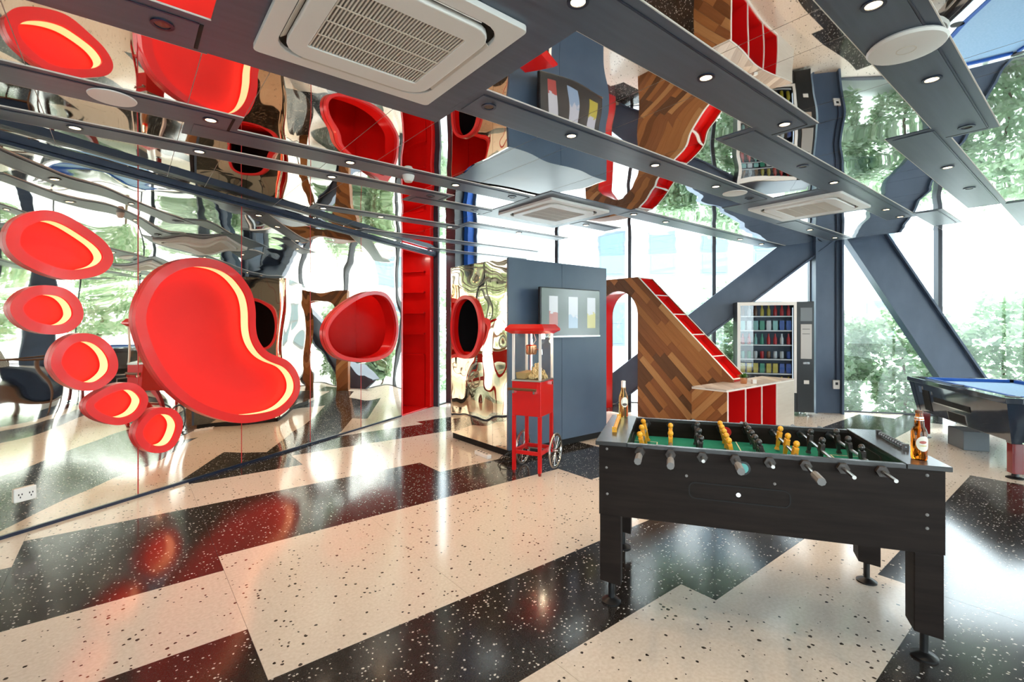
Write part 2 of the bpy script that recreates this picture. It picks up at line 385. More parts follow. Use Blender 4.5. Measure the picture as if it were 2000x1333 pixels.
L1 = line_half((4.25, 8.75), (5.75, 7.05), (0, 0)); L2 = line_half((5.75, 7.05), (11, 5.35), (5, 0))
def neg(h): return (-h[0], -h[1], -h[2])
CEIL_A = ROOM + [st_half(*L1)]; CEIL_B = ROOM + [st_half(*neg(L1)), st_half(*L2)]

# ------------------------------------------------------------------ floor
floor = empty('floor', (0, 0, 0), GA, kind='structure')
DARK = {-1: [(3.4, 4.27), (1.9, 2.67), (0.4, 1.1)], 0: [(3.40, 4.73), (1.6, 2.67), (-0.3, 0.6)], 1: [(5.45, 6.6), (3.63, 4.73), (1.56, 2.23), (-0.1, 0.62)],
        2: [(5.91, 6.54), (3.63, 4.73), (1.56, 2.23), (-0.4, 0.62)], 3: [(5.9, 6.55), (3.62, 4.30), (1.35, 2.23), (-0.5, 0.62)],
        4: [(5.9, 6.77), (3.17, 4.30), (1.35, 2.23), (-0.5, 0.88)], 5: [(5.5, 6.77), (3.17, 3.9), (1.5, 2.2), (-0.7, 0.88)],
        6: [(5.5, 6.2), (3.4, 4.1), (1.5, 2.3), (-0.7, 0.88)], 7: [(5.2, 5.9), (3.4, 4.1), (1.8, 2.5), (-0.5, 0.3)],
        8: [(3.3, 4.0), (1.8, 2.66), (-0.5, 0.3)], 9: [(3.3, 4.0), (1.8, 2.66), (-0.2, 0.5)]}
GAP = 0.0008
def slab(name, m, s0, s1, t0, t1, halves, z0, z1, parent):
    p = clip([(s0 + GAP, t0 + GAP), (s1 - GAP, t0 + GAP), (s1 - GAP, t1 - GAP), (s0 + GAP, t1 - GAP)], halves)
    if p: return MB().prism(p, z0, z1).build(name, m, parent)
base = clip([(-20, -20), (20, -20), (20, 20), (-20, 20)], ROOM)
MB().prism(base, -0.12, -0.004).build('floor_bed', 'navy_line', floor)
for k in range(-8, 13):
    s0 = -0.55 + 1.02 * k; s1 = s0 + 1.02
    ds = DARK.get(k)
    if ds is None:
        o = 0.22 * ((k * 7) % 3); ds = [(3.4 - o, 4.2 - o), (1.7 - o, 2.4 - o), (-0.3 - o, 0.5 - o)]
    ds = sorted(list(ds) + [(-2.5, -1.7), (-4.6, -3.8), (-6.8, -5.9)])
    t = -12.0
    for a, b in ds:
        if a > t: slab('terrazzo_slab', 'terrazzo_light', s0, s1, t, a, ROOM, -0.004, 0.0, floor)
        slab('terrazzo_slab', 'terrazzo_dark', s0, s1, a, b, ROOM, -0.004, 0.0, floor); t = b
    slab('terrazzo_slab', 'terrazzo_light', s0, s1, t, 12, ROOM, -0.004, 0.0, floor)

# ------------------------------------------------------------------ ceiling: mirror sheets with navy strips hung just below them
ceiling = empty('ceiling', (0, 0, 0), GA, kind='structure')
MB().prism(base, CZ + 0.55, CZ + 0.65).build('slab', 'wall_paint', ceiling)
seams = [-9, -6.6, -4.5, -2.6, -1.43, -0.41] + [x for k in range(0, 10) for x in (0.30 + 1.02 * k, 0.61 + 1.02 * k)] + [11, 13]
rows = [-12, -6, -3.2, -1.65, -0.40, 0.755, 1.515, 2.56, 3.86, 4.585, 5.59, 6.75, 7.65, 9]
def sheet(name, m, s0, s1, t0, t1, z0, z1, bevel=0.0):
    for H in (CEIL_A, CEIL_B):
        p = clip([(s0, t0), (s1, t0), (s1, t1), (s0, t1)], H)
        if p: MB().prism(p, z0, z1).build(name, m, ceiling)
for i in range(len(seams) - 1):
    for j in range(len(rows) - 1):
        a, b = rows[j], rows[j + 1]
        if seams[i] > 4.6:
            a = 3.66 if a == 3.86 else a; b = 3.66 if b == 3.86 else b
        sheet('mirror_panel', 'mirror_ceiling', seams[i] + 0.002, seams[i + 1] - 0.002, a + 0.002, b - 0.002, CZ, CZ + 0.006)
sheet('backing', 'white_edge', -9, 13, -12, 9, CZ + 0.0062, CZ + 0.02)
STRIPS = [(-9, 4.68, 0.48, 0.78), (4.36, 7.65, 0.73, 1.04), (7.62, 9.6, 0.47, 0.77), (-9, 3.65, 1.24, 1.55), (3.38, 7.7, 1.51, 1.82), (7.45, 8.65, 1.24, 1.52),
          (0.30, 1.63, 1.53, 2.84), (-9, 0.32, 2.53, 2.85), (1.60, 5.43, 2.27, 2.60), (5.42, 6.78, 1.81, 2.84), (6.75, 8.95, 2.53, 2.84),
          (-9, 0.61, 3.58, 3.90), (0.31, 3.40, 3.83, 4.13), (3.38, 4.67, 3.57, 4.90), (4.67, 9.2, 3.50, 3.82), (-9, 2.70, 4.33, 4.60), (2.35, 3.45, 4.57, 4.83),
          (4.62, 5.42, 4.30, 4.60), (1.66, 3.66, 5.60, 5.85), (3.54, 5.40, 5.31, 5.58), (2.6, 6.0, 6.60, 6.88), (4.2, 6.6, 7.5, 7.78),
          (-9, 9, -0.55, -0.25), (-9, 9, -1.8, -1.5)]
for k, (a, b, c, d) in enumerate(STRIPS):
    sheet('navy_panel', 'navy_ceiling', a, b, c, d, CZ - 0.004 - 0.0004 * (k % 5), CZ - 0.0005)
    if d - c < 0.4:
        for tt in (c - 0.005, d): sheet('edge_bead', 'white_edge', a, b, tt, tt + 0.005, CZ - 0.0035, CZ - 0.0005)
    if d - c < 0.4:                                         # a raised lighting tray runs along each strip and ends in a black slot
        e = b - 0.06
        sheet('lighting_tray', 'navy_ceiling', a + 0.05, e, c + 0.055, d - 0.03, CZ - 0.0095, CZ - 0.0062)
        sheet('tray_edge', 'navy_line', a + 0.05, e, c + 0.045, c + 0.053, CZ - 0.0090, CZ - 0.0062)
        sheet('slot', 'black_matte', e + 0.002, e + 0.018, c + 0.05, d - 0.03, CZ - 0.0090, CZ - 0.0062)

# ------------------------------------------------------------------ mirrored wall on the left
wl = empty('wall_left', (P0[0], P0[1], 0), WA, kind='structure')           # local x along the wall, -y into the room
ends = [-8.6, -7.27, -6.25, -5.23, -4.21, -3.19, -2.17, -1.15, -0.13, 0.89, 1.91, 2.89, 3.868, 4.89]
EGG = relax(smooth_loop([(3.1, 1.37), (3.11, 1.47), (3.23, 1.64), (3.53, 1.83), (3.86, 1.97), (4.16, 2.02), (4.44, 1.99), (4.64, 1.79), (4.74, 1.51), (4.7, 1.26), (4.55, 1.06), (4.28, 0.98), (3.92, 0.96), (3.53, 1.01), (3.28, 1.1), (3.14, 1.24)], 4))
KID = [(1.43, 2.16), (1.63, 2.15), (1.8, 2.08), (1.92, 1.97), (2.01, 1.84), (2.05, 1.66), (2.05, 1.49), (2.08, 1.35), (2.18, 1.22), (2.32, 1.15), (2.48, 1.09), (2.61, 0.97), (2.68, 0.82), (2.66, 0.66), (2.53, 0.53), (2.35, 0.45), (2.13, 0.44), (1.88, 0.46), (1.67, 0.53), (1.44, 0.64), (1.25, 0.78), (1.09, 0.95), (0.98, 1.12), (0.91, 1.27), (0.86, 1.43), (0.84, 1.55), (0.86, 1.69), (0.92, 1.84), (1.01, 1.97), (1.14, 2.07), (1.27, 2.13)]
TOES = [[(0.01, 2.07), (0.03, 2.2), (0.09, 2.28), (0.18, 2.34), (0.28, 2.36), (0.39, 2.33), (0.51, 2.26), (0.61, 2.19), (0.67, 2.1), (0.67, 2.01), (0.6, 1.92), (0.48, 1.87), (0.37, 1.85), (0.26, 1.87), (0.16, 1.91), (0.07, 1.97)],
        [(0.03, 1.61), (0.07, 1.71), (0.15, 1.78), (0.25, 1.8), (0.36, 1.78), (0.44, 1.7), (0.47, 1.6), (0.45, 1.52), (0.38, 1.45), (0.28, 1.43), (0.18, 1.45), (0.09, 1.5)],
        [(0.26, 1.22), (0.29, 1.33), (0.36, 1.41), (0.45, 1.44), (0.56, 1.42), (0.66, 1.33), (0.71, 1.21), (0.7, 1.1), (0.63, 1.02), (0.55, 0.98), (0.45, 0.99), (0.35, 1.05), (0.29, 1.13)],
        [(0.48, 0.87), (0.52, 0.93), (0.62, 0.99), (0.75, 1.02), (0.86, 0.99), (0.94, 0.89), (0.94, 0.8), (0.88, 0.71), (0.79, 0.67), (0.69, 0.67), (0.57, 0.73), (0.5, 0.8)],
        [(0.84, 0.55), (0.87, 0.65), (0.97, 0.75), (1.07, 0.76), (1.18, 0.72), (1.25, 0.61), (1.24, 0.5), (1.18, 0.39), (1.09, 0.35), (0.98, 0.37), (0.89, 0.44)]]
RIMS = (0.075, 0.07, 0.065, 0.06, 0.06)
LOOPS = [(relax(smooth_loop(p, 5), 3), r) for p, r in zip([KID] + TOES, (0.085,) + RIMS)]
lcut = [(MB().prism(offset(lp_, r_ * 0.5), -0.2, 0.2, 'y').build('cutter', 'black', wl), min(p[0] for p in lp_), max(p[0] for p in lp_)) for lp_, r_ in LOOPS]
cutter = MB().prism(offset(EGG, 0.035), -0.2, 0.2, 'y').build('cutter', 'black', wl)
for i in range(len(ends) - 1):
    o = box('mirror_panel', 'mirror_wall', wl, ends[i] + 0.004, ends[i + 1] - 0.004, 0, 0.02, 0.004, CZ)
    if 2.0 < ends[i] < 4.8: bool_cut(o, cutter)
    for c_, a_, b_ in lcut:
        if b_ > ends[i] and a_ < ends[i + 1]: bool_cut(o, c_)
    if ends[i + 1] < 0.5 or i == len(ends) - 2: box('seam_strip', 'red_seam', wl, ends[i + 1] - 0.004, ends[i + 1] + 0.004, -0.002, 0.02, 0.03, CZ)
    else:
        sm = box('seam_strip', 'red_seam', wl, ends[i + 1] - 0.004, ends[i + 1] + 0.004, -0.002, 0.02, 0.03, CZ); bool_cut(sm, cutter)
        for c_, a_, b_ in lcut:
            if a_ < ends[i + 1] < b_: bool_cut(sm, c_)
MB().box(-8.6, 2.88, 0.13, 0.2, -0.1, CZ + 0.5).box(-8.6, 2.88, 0.0, 0.13, -0.1, 0.003).build('wall_core', 'wall_paint', wl)
drop(cutter)
for c_, a_, b_ in lcut: drop(c_)
# red booth behind the egg opening, and the doorway with the wall of shelves beside it
for nm, d in (('booth_back', (2.9, 5.95, 0.92, 0.95, 0, CZ)), ('booth_partition', (4.89, 4.93, 0.0, 0.92, 0, CZ)), ('booth_side', (2.9, 2.93, 0.03, 0.92, 0, CZ)),
              ('booth_lid', (2.9, 5.95, 0.02, 0.95, CZ - 0.03, CZ))):
    box(nm, 'red_gloss', wl, *d)
box('booth_floor', 'red_gloss', wl, 2.9, 5.95, 0.0, 0.95, -0.10, 0.0)
for k in range(9): box('floor_plank', 'red_gloss', wl, 2.93, 5.87, 0.03 + k * 0.1, 0.125 + k * 0.1, 0.001, 0.016)
box('door_lintel', 'red_gloss', wl, 4.93, 5.92, 0, 0.06, 2.76, CZ - 0.03)
lp = bpy.data.lights.new('booth_fill', 'AREA'); lp.energy = 6; lp.color = (1, 0.86, 0.72); lp.size = 0.2  # unseen area light added to brighten the red booth
lo = bpy.data.objects.new('booth_fill', lp); COL.objects.link(lo); lo.parent = wl; lo.location = (4.35, 0.55, CZ - 0.05)
lp2 = lp.copy(); lp2.energy = 3.5
lo2 = lo.copy(); lo2.data = lp2; COL.objects.link(lo2); lo2.location = (5.15, 0.45, CZ - 0.05)  # second added fill, brightens the shelving doorway
bc = empty('wall_shelving', (P0[0], P0[1], 0), WA, 'tall red shelving wall in the doorway at the end of the mirrored wall', 'shelving')
box('end_panel', 'red_gloss', bc, 5.87, 5.92, 0.0, 0.92, 0, CZ - 0.03)
box('jamb', 'red_gloss', bc, 5.80, 5.868, 0.0, 0.10, 0.017, 2.76)
box('lower_cabinet', 'red_gloss', bc, 5.80, 5.868, 0.115, 0.905, 0.017, 0.95)
for z in (0.953, 1.335, 1.715, 2.10, 2.48): box('shelf', 'red_gloss', bc, 5.76, 5.868, 0.115, 0.905, z, z + 0.025)

tr = tag(MB().box(-8.6, 5.95, -0.055, -0.001, CZ - 0.075, CZ - 0.026).box(-8.6, 5.95, -0.03, -0.001, CZ - 0.10, CZ - 0.076).build('trim_1', 'navy_line'), kind='structure')
tr.location = (P0[0], P0[1], 0); tr.rotation_euler = (0, 0, WA)
bb = tag(MB().box(-8.6, 4.885, -0.012, 0.0, 0, 0.024).build('baseboard_left', 'navy_line'), kind='structure'); bb.location = (P0[0], P0[1], 0); bb.rotation_euler = (0, 0, WA)

# ------------------------------------------------------------------ facades of glass
def glazing(name, a, b, z1=3.42, mull=(True, True), z0=0.0):
    a, b = Vector((*a, 0)), Vector((*b, 0)); d = b - a; ln = d.length
    w = empty(name, a, math.atan2(d.y, d.x), kind='structure')
    box('pane', 'window_glass', w, 0.0, ln, -0.006, 0.006, z0 + 0.03, z1)
    if mull[0]: box('mullion', 'mullion', w, -0.03, 0.03, -0.09, 0.05, z0, z1)
    box('sill', 'mullion', w, 0, ln, -0.03, 0.04, z0 - 0.02, z0 + 0.015)
    return w
def FX(x): return (x, FB + FM * x)
xs = [-0.917, 0.913, 2.29, 3.75, 5.28, 7.08, 8.5, 9.75, 10.9]
wi = 1
for i in range(len(xs) - 1):
    glazing('window_%d' % wi, FX(xs[i]), FX(xs[i + 1])); wi += 1
wp = lambda w: (P0[0] + WE[0] * w, P0[1] + WE[1] * w)
glazing('window_%d' % wi, wp(5.96), wp(7.38)); wi += 1
ys = [6.9, 5.2, 3.4, 1.6, -0.4, -2.4, -4.5]
for i in range(len(ys) - 1):
    glazing('window_%d' % wi, (XR, ys[i]), (XR, ys[i + 1])); wi += 1
wb = empty('wall_back', (0, YB, 0), 0, kind='structure')
box('wall_panel', 'wall_paint', wb, -6.7, -2.2, -0.12, 0, 0, 3.42); box('wall_panel', 'navy', wb, 3.0, 5.0, -0.12, 0, 0, 3.42)
for a, b in ((-2.2, 0.4), (0.4, 3.0), (5.0, 8.0), (8.0, 11.0)):
    glazing('window_%d' % wi, (b, YB), (a, YB)); wi += 1

# H-section column and braces in front of the back facade
def hsection(mb_pts0, mb_pts1, w, dep, ydir, name, m, parent):
    a, b = Vector(mb_pts0), Vector(mb_pts1); ax = (b - a).normalized(); side = ydir.cross(ax).normalized()
    def bar(s0, s1, y0, y1):
        vs = [p + side * s + ydir * y for p in (a, b) for s, y in ((s0, y0), (s1, y0), (s1, y1), (s0, y1))]
        return vs, [(0, 1, 2, 3), (7, 6, 5, 4), (0, 4, 5, 1), (1, 5, 6, 2), (2, 6, 7, 3), (3, 7, 4, 0)]
    for nm, q in (('web', (-w / 2 + 0.03, w / 2 - 0.03, -0.02, 0.02)), ('flange', (-w / 2, -w / 2 + 0.03, -dep / 2, dep / 2)), ('flange', (w / 2 - 0.03, w / 2, -dep / 2, dep / 2))):
        MB().add(*bar(*q)).build(nm, m, parent)
FN = Vector((FM, -1, 0)).normalized()      # facade normal, into the room
def on_fac(x, off, z): p = Vector((*FX(x), z)) + FN * off; return p
c1 = empty('steel_column', on_fac(5.47, 0.22, 0), 0, 'upright navy steel column beside the vending machine', 'column')
hsection((0, 0, 0), (0, 0, 3.4), 0.42, 0.24, FN, 'column', 'steel_blue', c1)
bl = empty('steel_brace', on_fac(1.75, 0.16, 0), 0, 'slanted navy steel brace rising from behind the wooden arch', 'brace')
hsection((0, 0, 0.05), on_fac(5.62, 0.16, 3.3) - on_fac(1.75, 0.16, 0), 0.52, 0.22, FN, 'brace', 'steel_blue', bl)
br = empty('steel_brace', on_fac(7.65, 0.16, 0), 0, 'slanted navy steel brace dropping behind the pool table', 'brace')
hsection((0, 0, 0.0), on_fac(5.80, 0.16, 3.4) - on_fac(7.65, 0.16, 0), 0.55, 0.22, FN, 'brace', 'steel_blue', br)
cp = wp(6.75)
c2 = empty('steel_column', (cp[0], cp[1], 0), WA, 'dark blue-black column between the red shelving and the mirrored kiosk', 'column')
box('core', 'black', c2, -0.36, 0.02, -0.20, 0.0, 0, 3.4); box('web', 'cushion_blue', c2, 0.025, 0.30, -0.28, -0.02, 0, 3.4); box('flange', 'steel_blue', c2, 0.305, 0.345, -0.34, 0.04, 0, 3.4)
for i, y in enumerate((4.2, 0.2)):
    c = empty('steel_column', (XR - 0.35, y, 0), 0, ['upright navy column on the right window wall, seen in the mirrors', 'far navy column on the right window wall, seen only mirrored'][i], 'column')
    hsection((0, 0, 0), (0, 0, 3.4), 0.42, 0.24, Vector((-1, 0, 0)), 'column', 'steel_blue', c)
so = empty('power_outlet', on_fac(5.58, 0.26, 0.42), FA, 'small white socket box on the navy steel column', 'outlet')
box('box_body', 'white_plastic', so, -0.05, 0.05, -0.03, 0.015, 0, 0.15, bevel=0.006); box('socket', 'black', so, -0.018, 0.022, -0.034, -0.0305, 0.07, 0.115)
MB().tube([(0, -0.005, 0.151), (0, -0.005, 2.9)], 0.009, 6).build('conduit', 'navy_line', so)

# ------------------------------------------------------------------ lit red boxes on the mirrored wall, laid out like a footprint
def light_box(pts, rim, label, depth=0.045, per=5):
    lp = relax(smooth_loop(pts, per), 3); n = len(lp)
    cx = sum(p[0] for p in lp) / n; cz = min(p[1] for p in lp)
    ex, ey = wp(cx)
    e = empty('light_box', (ex, ey, cz), WA, label, 'wall light', 'red light boxes forming a footprint')
    lp = [(p[0] - cx, p[1] - cz) for p in lp]; inn = offset(lp, rim); hid = offset(lp, rim * 0.86)
    MB().ring(lp, inn, -depth, -depth + 0.018).build('rim', 'red_rim', e, smooth=True, angle=40)
    MB().ring(lp, hid, -depth + 0.0182, -0.001).build('side_wall', 'red_rim', e, smooth=True, angle=40)
    MB().ring(offset(lp, rim * 0.62), hid, -0.0005, 0.105).build('recess_wall', 'red_box', e, smooth=True, angle=40)
    MB().prism(offset(lp, rim * 0.6), 0.1055, 0.115, 'y').build('back_panel', 'red_box', e)
    MB().ring(offset(lp, rim * 0.865), offset(lp, rim * 0.95), -depth + 0.03, 0.085).build('led_strip', 'led_warm', e)
    return e
light_box(KID, 0.085, 'large glowing red kidney-shaped light box, the sole of the footprint')
for p, rm, lb in zip(TOES, RIMS, ('big egg-shaped red light box at the top left, the big toe', 'red oval light box second from the top, below the big toe', 'round red light box third from the top, in the middle of the toes',
                'tilted red oval light box fourth from the top, left of the sole', 'smallest and lowest round red light box, nearest the floor')):
    light_box(p, rm, lb)
eg = empty('porthole', (*wp(3.9), 0.96), WA, 'red egg-shaped porthole ring in the mirrored wall beside the shelving', 'porthole')
lpE = [(p[0] - 3.9, p[1] - 0.96) for p in EGG]
MB().ring(lpE, offset(lpE, 0.05), -0.05, -0.004).build('rim', 'red_rim', eg, smooth=True, angle=40)
MB().ring(offset(lpE, 0.036), offset(lpE, 0.05), -0.0035, 0.16).build('lining', 'red_gloss', eg, smooth=True, angle=40)
ol = empty('power_outlet', (*wp(0.13), 0.23), WA, 'white double power socket low on the mirrored wall', 'outlet')
box('plate', 'white_plastic', ol, -0.062, 0.062, -0.02, -0.001, 0, 0.10, bevel=0.006)
for x in (-0.03, 0.03):
    for dx, dz in ((-0.009, 0.055), (0.009, 0.055), (0, 0.035)): box('socket_hole', 'black', ol, x + dx - 0.003, x + dx + 0.003, -0.0215, -0.0205, dz - 0.006, dz + 0.006)

# ------------------------------------------------------------------ mirrored kiosk with navy screen wall
ki = empty('kiosk', (*XY(3.357, 4.24), 0), GA, 'tall kiosk with a navy screen wall and bronze mirrored sides', 'kiosk')
KS, KT, KZ = 1.673, 1.31, 2.264
box('navy_panel', 'navy', ki, 0.0, 0.836, 0.0, 0.03, 0.09, KZ); box('navy_panel', 'navy', ki, 0.841, KS, 0.0, 0.03, 0.09, KZ)
box('plinth', 'black_matte', ki, 0.05, KS - 0.05, 0.05, KT - 0.05, 0, 0.09)
box('top_panel', 'navy', ki, 0.02, KS - 0.02, 0.03, KT - 0.12, KZ - 0.03, KZ - 0.001)
KE = relax(smooth_loop([(0.50, 1.42), (0.52, 1.62), (0.62, 1.80), (0.80, 1.88), (0.98, 1.86), (1.13, 1.74), (1.19, 1.52), (1.17, 1.30), (1.06, 1.14), (0.90, 1.08), (0.72, 1.10), (0.58, 1.22)], 4))
kc = MB().prism(offset(KE, 0.03), -0.2, 0.2, 'x').build('cutter', 'black', ki)
for a, b in ((0.031, 0.30), (0.304, 0.82), (0.824, 1.20)):
    o = box('mirror_panel', 'mirror_kiosk', ki, 0.0, 0.02, a, b, 0.09, KZ); bool_cut(o, kc)
drop(kc)
arc = [(0.11 - 0.11 * math.cos(a), 1.20 + 0.11 * math.sin(a)) for a in [math.pi / 2 * i / 8 for i in range(9)]]
arci = [(0.11 - 0.09 * math.cos(a), 1.20 + 0.09 * math.sin(a)) for a in [math.pi / 2 * i / 8 for i in range(9)]]
MB().prism(arc + arci[::-1], 0.09, KZ).build('mirror_corner', 'mirror_kiosk', ki, smooth=True)
box('mirror_panel', 'mirror_kiosk', ki, 0.112, KS, 1.29, 1.31, 0.09, KZ); box('mirror_panel', 'mirror_kiosk', ki, KS - 0.02, KS, 0.032, 1.288, 0.09, KZ)
MB().ring(KE, offset(KE, 0.04), -0.035, -0.002, 'x').build('porthole_rim', 'red_rim', ki, smooth=True, angle=40)
MB().ring(offset(KE, 0.031), offset(KE, 0.04), -0.0015, 0.06, 'x').build('porthole_lining', 'red_gloss', ki, smooth=True, angle=40)
box('booth_back', 'black', ki, 0.70, 0.72, 0.40, 1.25, 0.70, 2.2); box('booth_seat', 'red_gloss', ki, 0.065, 0.70, 0.40, 1.25, 1.12, 1.16)
box('booth_side', 'black', ki, 0.065, 0.70, 0.38, 0.40, 0.70, 2.2); box('booth_side', 'black', ki, 0.065, 0.70, 1.22, 1.24, 0.70, 2.2); box('booth_lid', 'black', ki, 0.03, 0.70, 0.38, 1.24, 2.0, 2.02)
tv = empty('television', (*XY(3.66, 4.04), 1.361), GA, 'flat television on the navy kiosk wall showing three tall drink pictures', 'television')
box('housing', 'screen_frame', tv, 0, 1.01, 0.002, 0.045, 0, 0.58, bevel=0.006); box('screen', 'tv_screen', tv, 0.012, 0.998, -0.003, 0.0015, 0.018, 0.568)
MB().box(0.0, 1.01, -0.005, 0.0015, 0.0, 0.017).build('bezel', 'chrome', tv)
box('wall_mount', 'black', tv, 0.30, 0.70, 0.046, 0.198, 0.15, 0.42)
ps = empty('power_strip', (-0.34, 5.52, 0), math.radians(125), 'white power strip on the floor against the kiosk base', 'power strip')
box('body', 'white_plastic', ps, -0.15, 0.13, -0.03, 0.03, 0, 0.045, bevel=0.006)
for k in range(4): box('socket', 'black', ps, -0.11 + k * 0.06, -0.08 + k * 0.06, -0.012, 0.012, 0.0455, 0.047)

# ------------------------------------------------------------------ popcorn cart
pa = math.atan2(-0.436, 0.90); pc = empty('popcorn_cart', (0.2836, 4.76, 0), pa, 'red popcorn cart with a glass case, spoked wheels and cable', 'popcorn machine')
# local: x along the front (body from -0.31 to 0), y to the back (0 to 0.35)
W0, W1, D0, D1 = -0.315, 0.0, 0.0, 0.35
box('cabinet', 'red_satin', pc, W0, W1, D0, D1, 0.589, 0.935, bevel=0.004)
for x in (W0, W1 - 0.032):
    for y in (D0, D1 - 0.032):
        lg = box('leg', 'red_satin', pc, x, x + 0.032, y, y + 0.032, 0.03 if y < 0.1 else 0.17, 0.588)
        if y < 0.1: MB().lathe([(0.014, 0.0), (0.017, 0.01), (0.017, 0.03)], (x + 0.016, y + 0.016, 0), 10).build('foot', 'pool_red', lg)
for d in ((W0 + 0.033, W1 - 0.033, D0 + 0.004, D0 + 0.028), (W0 + 0.033, W1 - 0.033, D1 - 0.028, D1 - 0.004)): box('stretcher', 'red_satin', pc, *d, 0.20, 0.235)
for d in ((W0 + 0.004, W0 + 0.028, D0 + 0.033, D1 - 0.033), (W1 - 0.028, W1 - 0.004, D0 + 0.033, D1 - 0.033)): box('stretcher', 'red_satin', pc, *d, 0.20, 0.235)
box('case_base', 'steel', pc, W0 - 0.004, W1 + 0.004, D0 - 0.004, D1 + 0.004, 0.936, 0.95)
for x in (W0, W1 - 0.022):
    for y in (D0, D1 - 0.022): box('case_post', 'white_plastic', pc, x, x + 0.022, y, y + 0.022, 0.951, 1.415)
for nm, d in (('glass_pane', (W0 + 0.023, W1 - 0.023, D0 + 0.008, D0 + 0.012)), ('glass_pane', (W0 + 0.023, W1 - 0.023, D1 - 0.012, D1 - 0.008)), ('glass_pane', (W0 + 0.008, W0 + 0.012, D0 + 0.023, D1 - 0.023)), ('glass_pane', (W1 - 0.012, W1 - 0.008, D0 + 0.023, D1 - 0.023))):
    box(nm, 'case_glass', pc, *d, 0.952, 1.414)
cxm, cym = (W0 + W1) / 2, (D0 + D1) / 2
def rr(s): return (cxm - (0.158 + s), cxm + (0.158 + s), cym - (0.175 + s), cym + (0.175 + s))
MB().frustum(rr(0.005), rr(0.055), 1.416, 1.448).frustum(rr(0.055), rr(0.055), 1.448, 1.47).frustum(rr(0.055), rr(0.015), 1.47, 1.512).build('canopy', 'red_gloss', pc)
MB().lathe([(0.05, 0), (0.058, 0.02), (0.058, 0.09), (0.045, 0.10)], (cxm - 0.02, cym, 1.20), 18).build('kettle', 'copper', pc, smooth=True)
MB().tube([(cxm - 0.02, cym, 1.301), (cxm - 0.02, cym, 1.414)], 0.012, 8).build('kettle_hanger', 'chrome', pc)
MB().tube([(cxm + 0.042, cym, 1.25), (cxm + 0.10, cym, 1.25), (cxm + 0.10, cym, 1.20)], 0.007, 8).build('kettle_handle', 'chrome', pc)
MB().tube([(cxm + 0.02, cym - 0.02, 1.414), (cxm + 0.05, cym - 0.04, 1.35), (cxm + 0.015, cym - 0.05, 1.30)], 0.004, 6).build('cable', 'white_plastic', pc)
MB().tube([(cxm - 0.02, cym, 0.96), (cxm - 0.02, cym, 1.199)], 0.014, 10).build('kettle_post', 'chrome', pc)
random.seed(3)
pm = MB()
for k in range(420):
    a = random.uniform(0, 6.28); q = random.random() ** 0.5 * 0.115; hgt = max(0.0, 0.19 * (1 - q / 0.125))
    pm.ball((cxm + 0.035 + q * math.cos(a) * 0.9, cym + 0.03 + q * math.sin(a), 0.958 + random.uniform(0, 1) * hgt), random.uniform(0.008, 0.013), n=5, k=4)
po = pm.build('popcorn_pile', 'popcorn', pc); po['kind'] = 'stuff'
MB().frustum((W0 + 0.03, W0 + 0.12, 0.05, 0.30), (W0 + 0.025, W0 + 0.15, 0.03, 0.32), 0.955, 1.02).build('scoop_tray', 'popcorn_tray', pc)
MB().lathe([(0.018, 0), (0.024, 0.03), (0.018, 0.055)], (W1 - 0.07, cym + 0.06, 1.36), 12).build('case_lamp', 'popcorn_lamp', pc, smooth=True)
MB().tube([(W0 - 0.02, -0.05, 0.86), (W1 - 0.03, -0.05, 0.86)], 0.014, 10).build('push_handle', 'chair_wood', pc)
for x in (W0 + 0.03, W1 - 0.06): box('handle_bracket', 'chrome', pc, x, x + 0.02, -0.06, -0.002, 0.82, 0.87)
box('door_latch', 'chrome', pc, W1 + 0.002, W1 + 0.02, 0.25, 0.28, 0.89, 0.92)
def wheel(x):
    wv = MB(); R = 0.185; c = Vector((x, D1 - 0.015, 0.187))
    circ = lambda r, n: [(c.x, c.y + r * math.cos(i * 2 * math.pi / n), c.z + r * math.sin(i * 2 * math.pi / n)) for i in range(n + 1)]
    w_ = MB().tube(circ(R - 0.008, 28), 0.009, 6, caps=False).build('wheel', 'steel', pc, smooth=True)
    MB().tube(circ(R - 0.024, 28), 0.008, 6, caps=False).build('wheel_rim', 'chrome', w_, smooth=True)
    MB().tube([(c.x - 0.02, c.y, c.z), (c.x + 0.02, c.y, c.z)], 0.022, 12).build('hub', 'chrome', w_, smooth=True)
    for i in range(14):
        a = i * 2 * math.pi / 14
        MB().tube([(c.x, c.y + 0.02 * math.cos(a), c.z + 0.02 * math.sin(a)), (c.x, c.y + (R - 0.03) * math.cos(a), c.z + (R - 0.03) * math.sin(a))], 0.0035, 5).build('spoke', 'chrome', w_)
wheel(W0 - 0.03); wheel(W1 + 0.03)
pl_ = bpy.data.lights.new('case_lamp_glow', 'POINT'); pl_.energy = 2.2; pl_.color = (1, 0.8, 0.55); pl_.shadow_soft_size = 0.03
plo = bpy.data.objects.new('case_lamp_glow', pl_); COL.objects.link(plo); plo.parent = pc; plo.location = (W1 - 0.07, cym + 0.02, 1.33)
MB().tube([(W0 - 0.06, D1 - 0.015, 0.187), (W1 + 0.06, D1 - 0.015, 0.187)], 0.008, 8).build('axle', 'steel', pc)
cb = [(W0 - 0.002, 0.2, 0.75), (W0 - 0.05, 0.22, 0.60), (W0 - 0.10, 0.25, 0.45), (W0 - 0.06, 0.28, 0.25), (W0 - 0.08, 0.28, 0.04)]
for k in range(28):
    a = k * 0.55; cb.append((W0 - 0.18 - 0.07 * math.cos(a) - k * 0.002, 0.28 + 0.09 * math.sin(a), 0.012 + 0.13 * abs(math.sin(a * 0.5)) * (1 if k < 16 else 0.3)))
MB().tube(cb, 0.005, 6).build('power_cable', 'black', pc, smooth=True)

